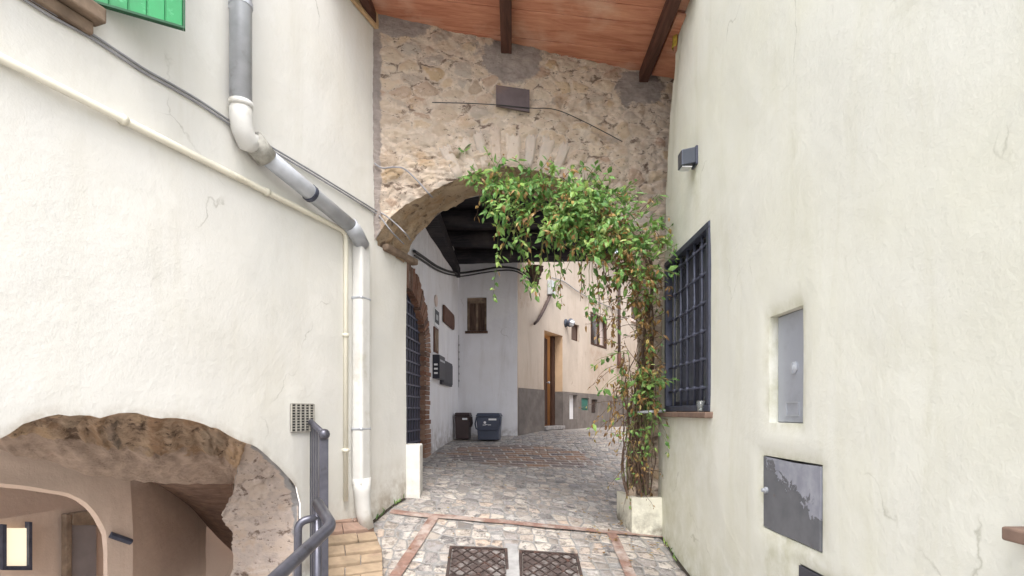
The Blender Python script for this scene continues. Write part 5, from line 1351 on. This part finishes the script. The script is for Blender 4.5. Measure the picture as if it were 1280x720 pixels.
# side sprays sticking out left and right
for (px, py, z, dx, dz, L_, dry) in ((785,440,4.72,-1,.1,.40,.3),(782,455,4.74,-1,-.1,.5,.4),(780,400,4.72,-1,.2,.42,.6),(786,375,4.7,-1,.0,.38,.5),(790,350,4.7,-1,-.2,.42,.5),(815,300,4.6,.8,.35,.22,.05),(818,320,4.55,.6,.2,.22,.05),(822,330,4.5,.7,-.2,.22,.05),
                                     (812,505,4.74,.4,-1,.42,.0),(806,480,4.7,.7,.1,.25,.1),(690,232,4.86,.0,1,.20,.05),(735,228,4.86,.2,1,.22,.05),(728,232,4.86,-.1,1,.18,.05),(770,255,4.84,.6,.8,.25,.1),(800,270,4.82,.5,.6,.25,.1),(785,500,4.78,-1,-.2,.6,.9),(788,520,4.8,-1,-.6,.4,1)):
    for k in range(3): shoot(at(px+rp.uniform(-6,6), py+rp.uniform(-6,6), z), Vector((dx+rp.uniform(-.3,.3), rp.uniform(-.5,0), dz+rp.uniform(-.3,.3))), L_*rp.uniform(.7,1.1), dry, .05, droop=.5, dens=.7)
# dry tangled lower part on the pier
for k in range(85):
    py = rp.uniform(400,606); s_ = at(rp.uniform(780 if py > 500 else 797,815), py, rp.uniform(4.90,5.10))
    shoot(s_, Vector((rp.uniform(-.7,.45), rp.uniform(-.7,.1), rp.uniform(-.9,.9))), rp.uniform(.12,.42), .97, .034, droop=.7, dens=.6, thick=.003)
for k in range(22):
    x_ = rp.uniform(781,815); pth = [at(x_, 616, rp.uniform(5.06,5.2)), at(x_+rp.uniform(-9,7), 580, rp.uniform(5.0,5.1)), at(x_+rp.uniform(-9,9), 535, rp.uniform(4.96,5.06)), at(x_+rp.uniform(-10,10), rp.uniform(440,500), rp.uniform(4.92,5.02))]
    q = wander(pth, .025, 7); (tw_ if rp.random() < .8 else gt_).tube(q, [.0055*(1-.5*i/len(q)) for i in range(len(q))], 5)
for k in range(26): shoot(at(rp.uniform(786,812), rp.uniform(500,590), rp.uniform(4.86,4.98)), Vector((rp.uniform(-.3,.6),-.4,rp.uniform(-.6,.5))), rp.uniform(.08,.2), .2, .045, dens=.5)
fl = MB(); fc_ = []
for k in range(150):
    if k < 95: x_, y_ = rp.gauss(.95,.28), rp.gauss(4.95,.35)
    else: x_, y_ = rp.uniform(-.95,1.2), rp.uniform(3.6,8.5)
    if x_ > 1.32 or (x_ > 1.05 and y_ > 5): continue
    a = rp.uniform(0,6.28); add_leaf(fl, fc_, Vector((x_, y_, gz(x_, y_)+.03)), Vector((math.cos(a), math.sin(a), rp.uniform(-.1,.25))), Vector((0,0,1)), rp.uniform(.02,.05), rp.uniform(.012,.026), rp.random())
fl.att['cell'] = fc_; o = obj('fallen_leaves', fl, M['dryleaf']); o['kind'] = 'stuff'; o['label'] = 'dry brown leaves scattered over the cobbles near the planter'
wd = MB(); wc_ = []
for k in range(44):
    if k % 2: q = LW(rp.uniform(462,506), 640)+Vector((.03,0,0))
    else: q = Vector((D-.03, rp.choice((3.3,3.6,4.1,4.5,4.75))+rp.gauss(0,.05), 0))
    q.z = gz(q.x, q.y)+.015; 
    if k % 2 and fr(q.y, 1, 1, 5) < -.05: continue
    add_leaf(wd, wc_, q, Vector((rp.uniform(-.6,.6), rp.uniform(-.6,.6), rp.uniform(.5,1.2))), Vector((rp.uniform(-1,1),rp.uniform(-1,1),.3)), rp.uniform(.03,.075), rp.uniform(.008,.016), rp.random())
wd.att['cell'] = wc_; o = obj('weeds', wd, M['leaf']); o['kind'] = 'stuff'; o['label'] = 'tiny green weeds along the feet of the walls'
gl.att['cell'] = gc_; dl.att['cell'] = dc_
o = obj('green_foliage', gl, M['leaf'], cr); o['kind'] = 'stuff'
o = obj('dry_foliage', dl, M['dryleaf'], cr); o['kind'] = 'stuff'
o = obj('dry_twigs', tw_, M['twig'], cr); o['kind'] = 'stuff'
o = obj('green_shoots', gt_, M['greenstem'], cr); o['kind'] = 'stuff'

# ------------------------------------------------------------------ light, sky, camera
w = bpy.data.worlds.new('World'); sc.world = w; w.use_nodes = True
nt = w.node_tree; bg = nt.nodes['Background']; sky = nt.nodes.new('ShaderNodeTexSky')
sky.sky_type = 'NISHITA'; sky.sun_disc = False; sky.sun_elevation = R(58); sky.sun_rotation = R(180); sky.dust_density = 4; sky.air_density = 1.0; sky.ozone_density = 1.0
hsv = nt.nodes.new('ShaderNodeHueSaturation'); hsv.inputs['Saturation'].default_value = .30
nt.links.new(sky.outputs[0], hsv.inputs['Color']); nt.links.new(hsv.outputs[0], bg.inputs[0]); bg.inputs[1].default_value = .15
sun = bpy.data.lights.new('sun', 'SUN'); sun.energy = .8; sun.angle = R(25); sun.color = (1,.96,.9)
so = bpy.data.objects.new('sun', sun); COL.objects.link(so)
el, rot = R(58), R(180)
dirn = Vector((math.sin(rot)*math.cos(el), math.cos(rot)*math.cos(el), math.sin(el)))
so.rotation_euler = (-dirn).to_track_quat('-Z', 'Y').to_euler()
cam = bpy.data.cameras.new('camera'); co = bpy.data.objects.new('camera', cam); COL.objects.link(co)
co.location = (0, 0, EYE); co.rotation_euler = (R(90), 0, 0)
cam.sensor_width = 36; cam.lens = 36*F/1280; cam.shift_y = (HY-360)/1280; cam.clip_start = .05; cam.clip_end = 500
sc.camera = co
sc.render.resolution_x = 1024; sc.render.resolution_y = 576
sc.cycles.max_bounces = 12; sc.cycles.diffuse_bounces = 7; sc.cycles.use_denoising = True
vs = sc.view_settings; vs.view_transform = 'Standard'; vs.look = 'None'; vs.exposure = 1.6; vs.gamma = 1; vs.use_curve_mapping = False
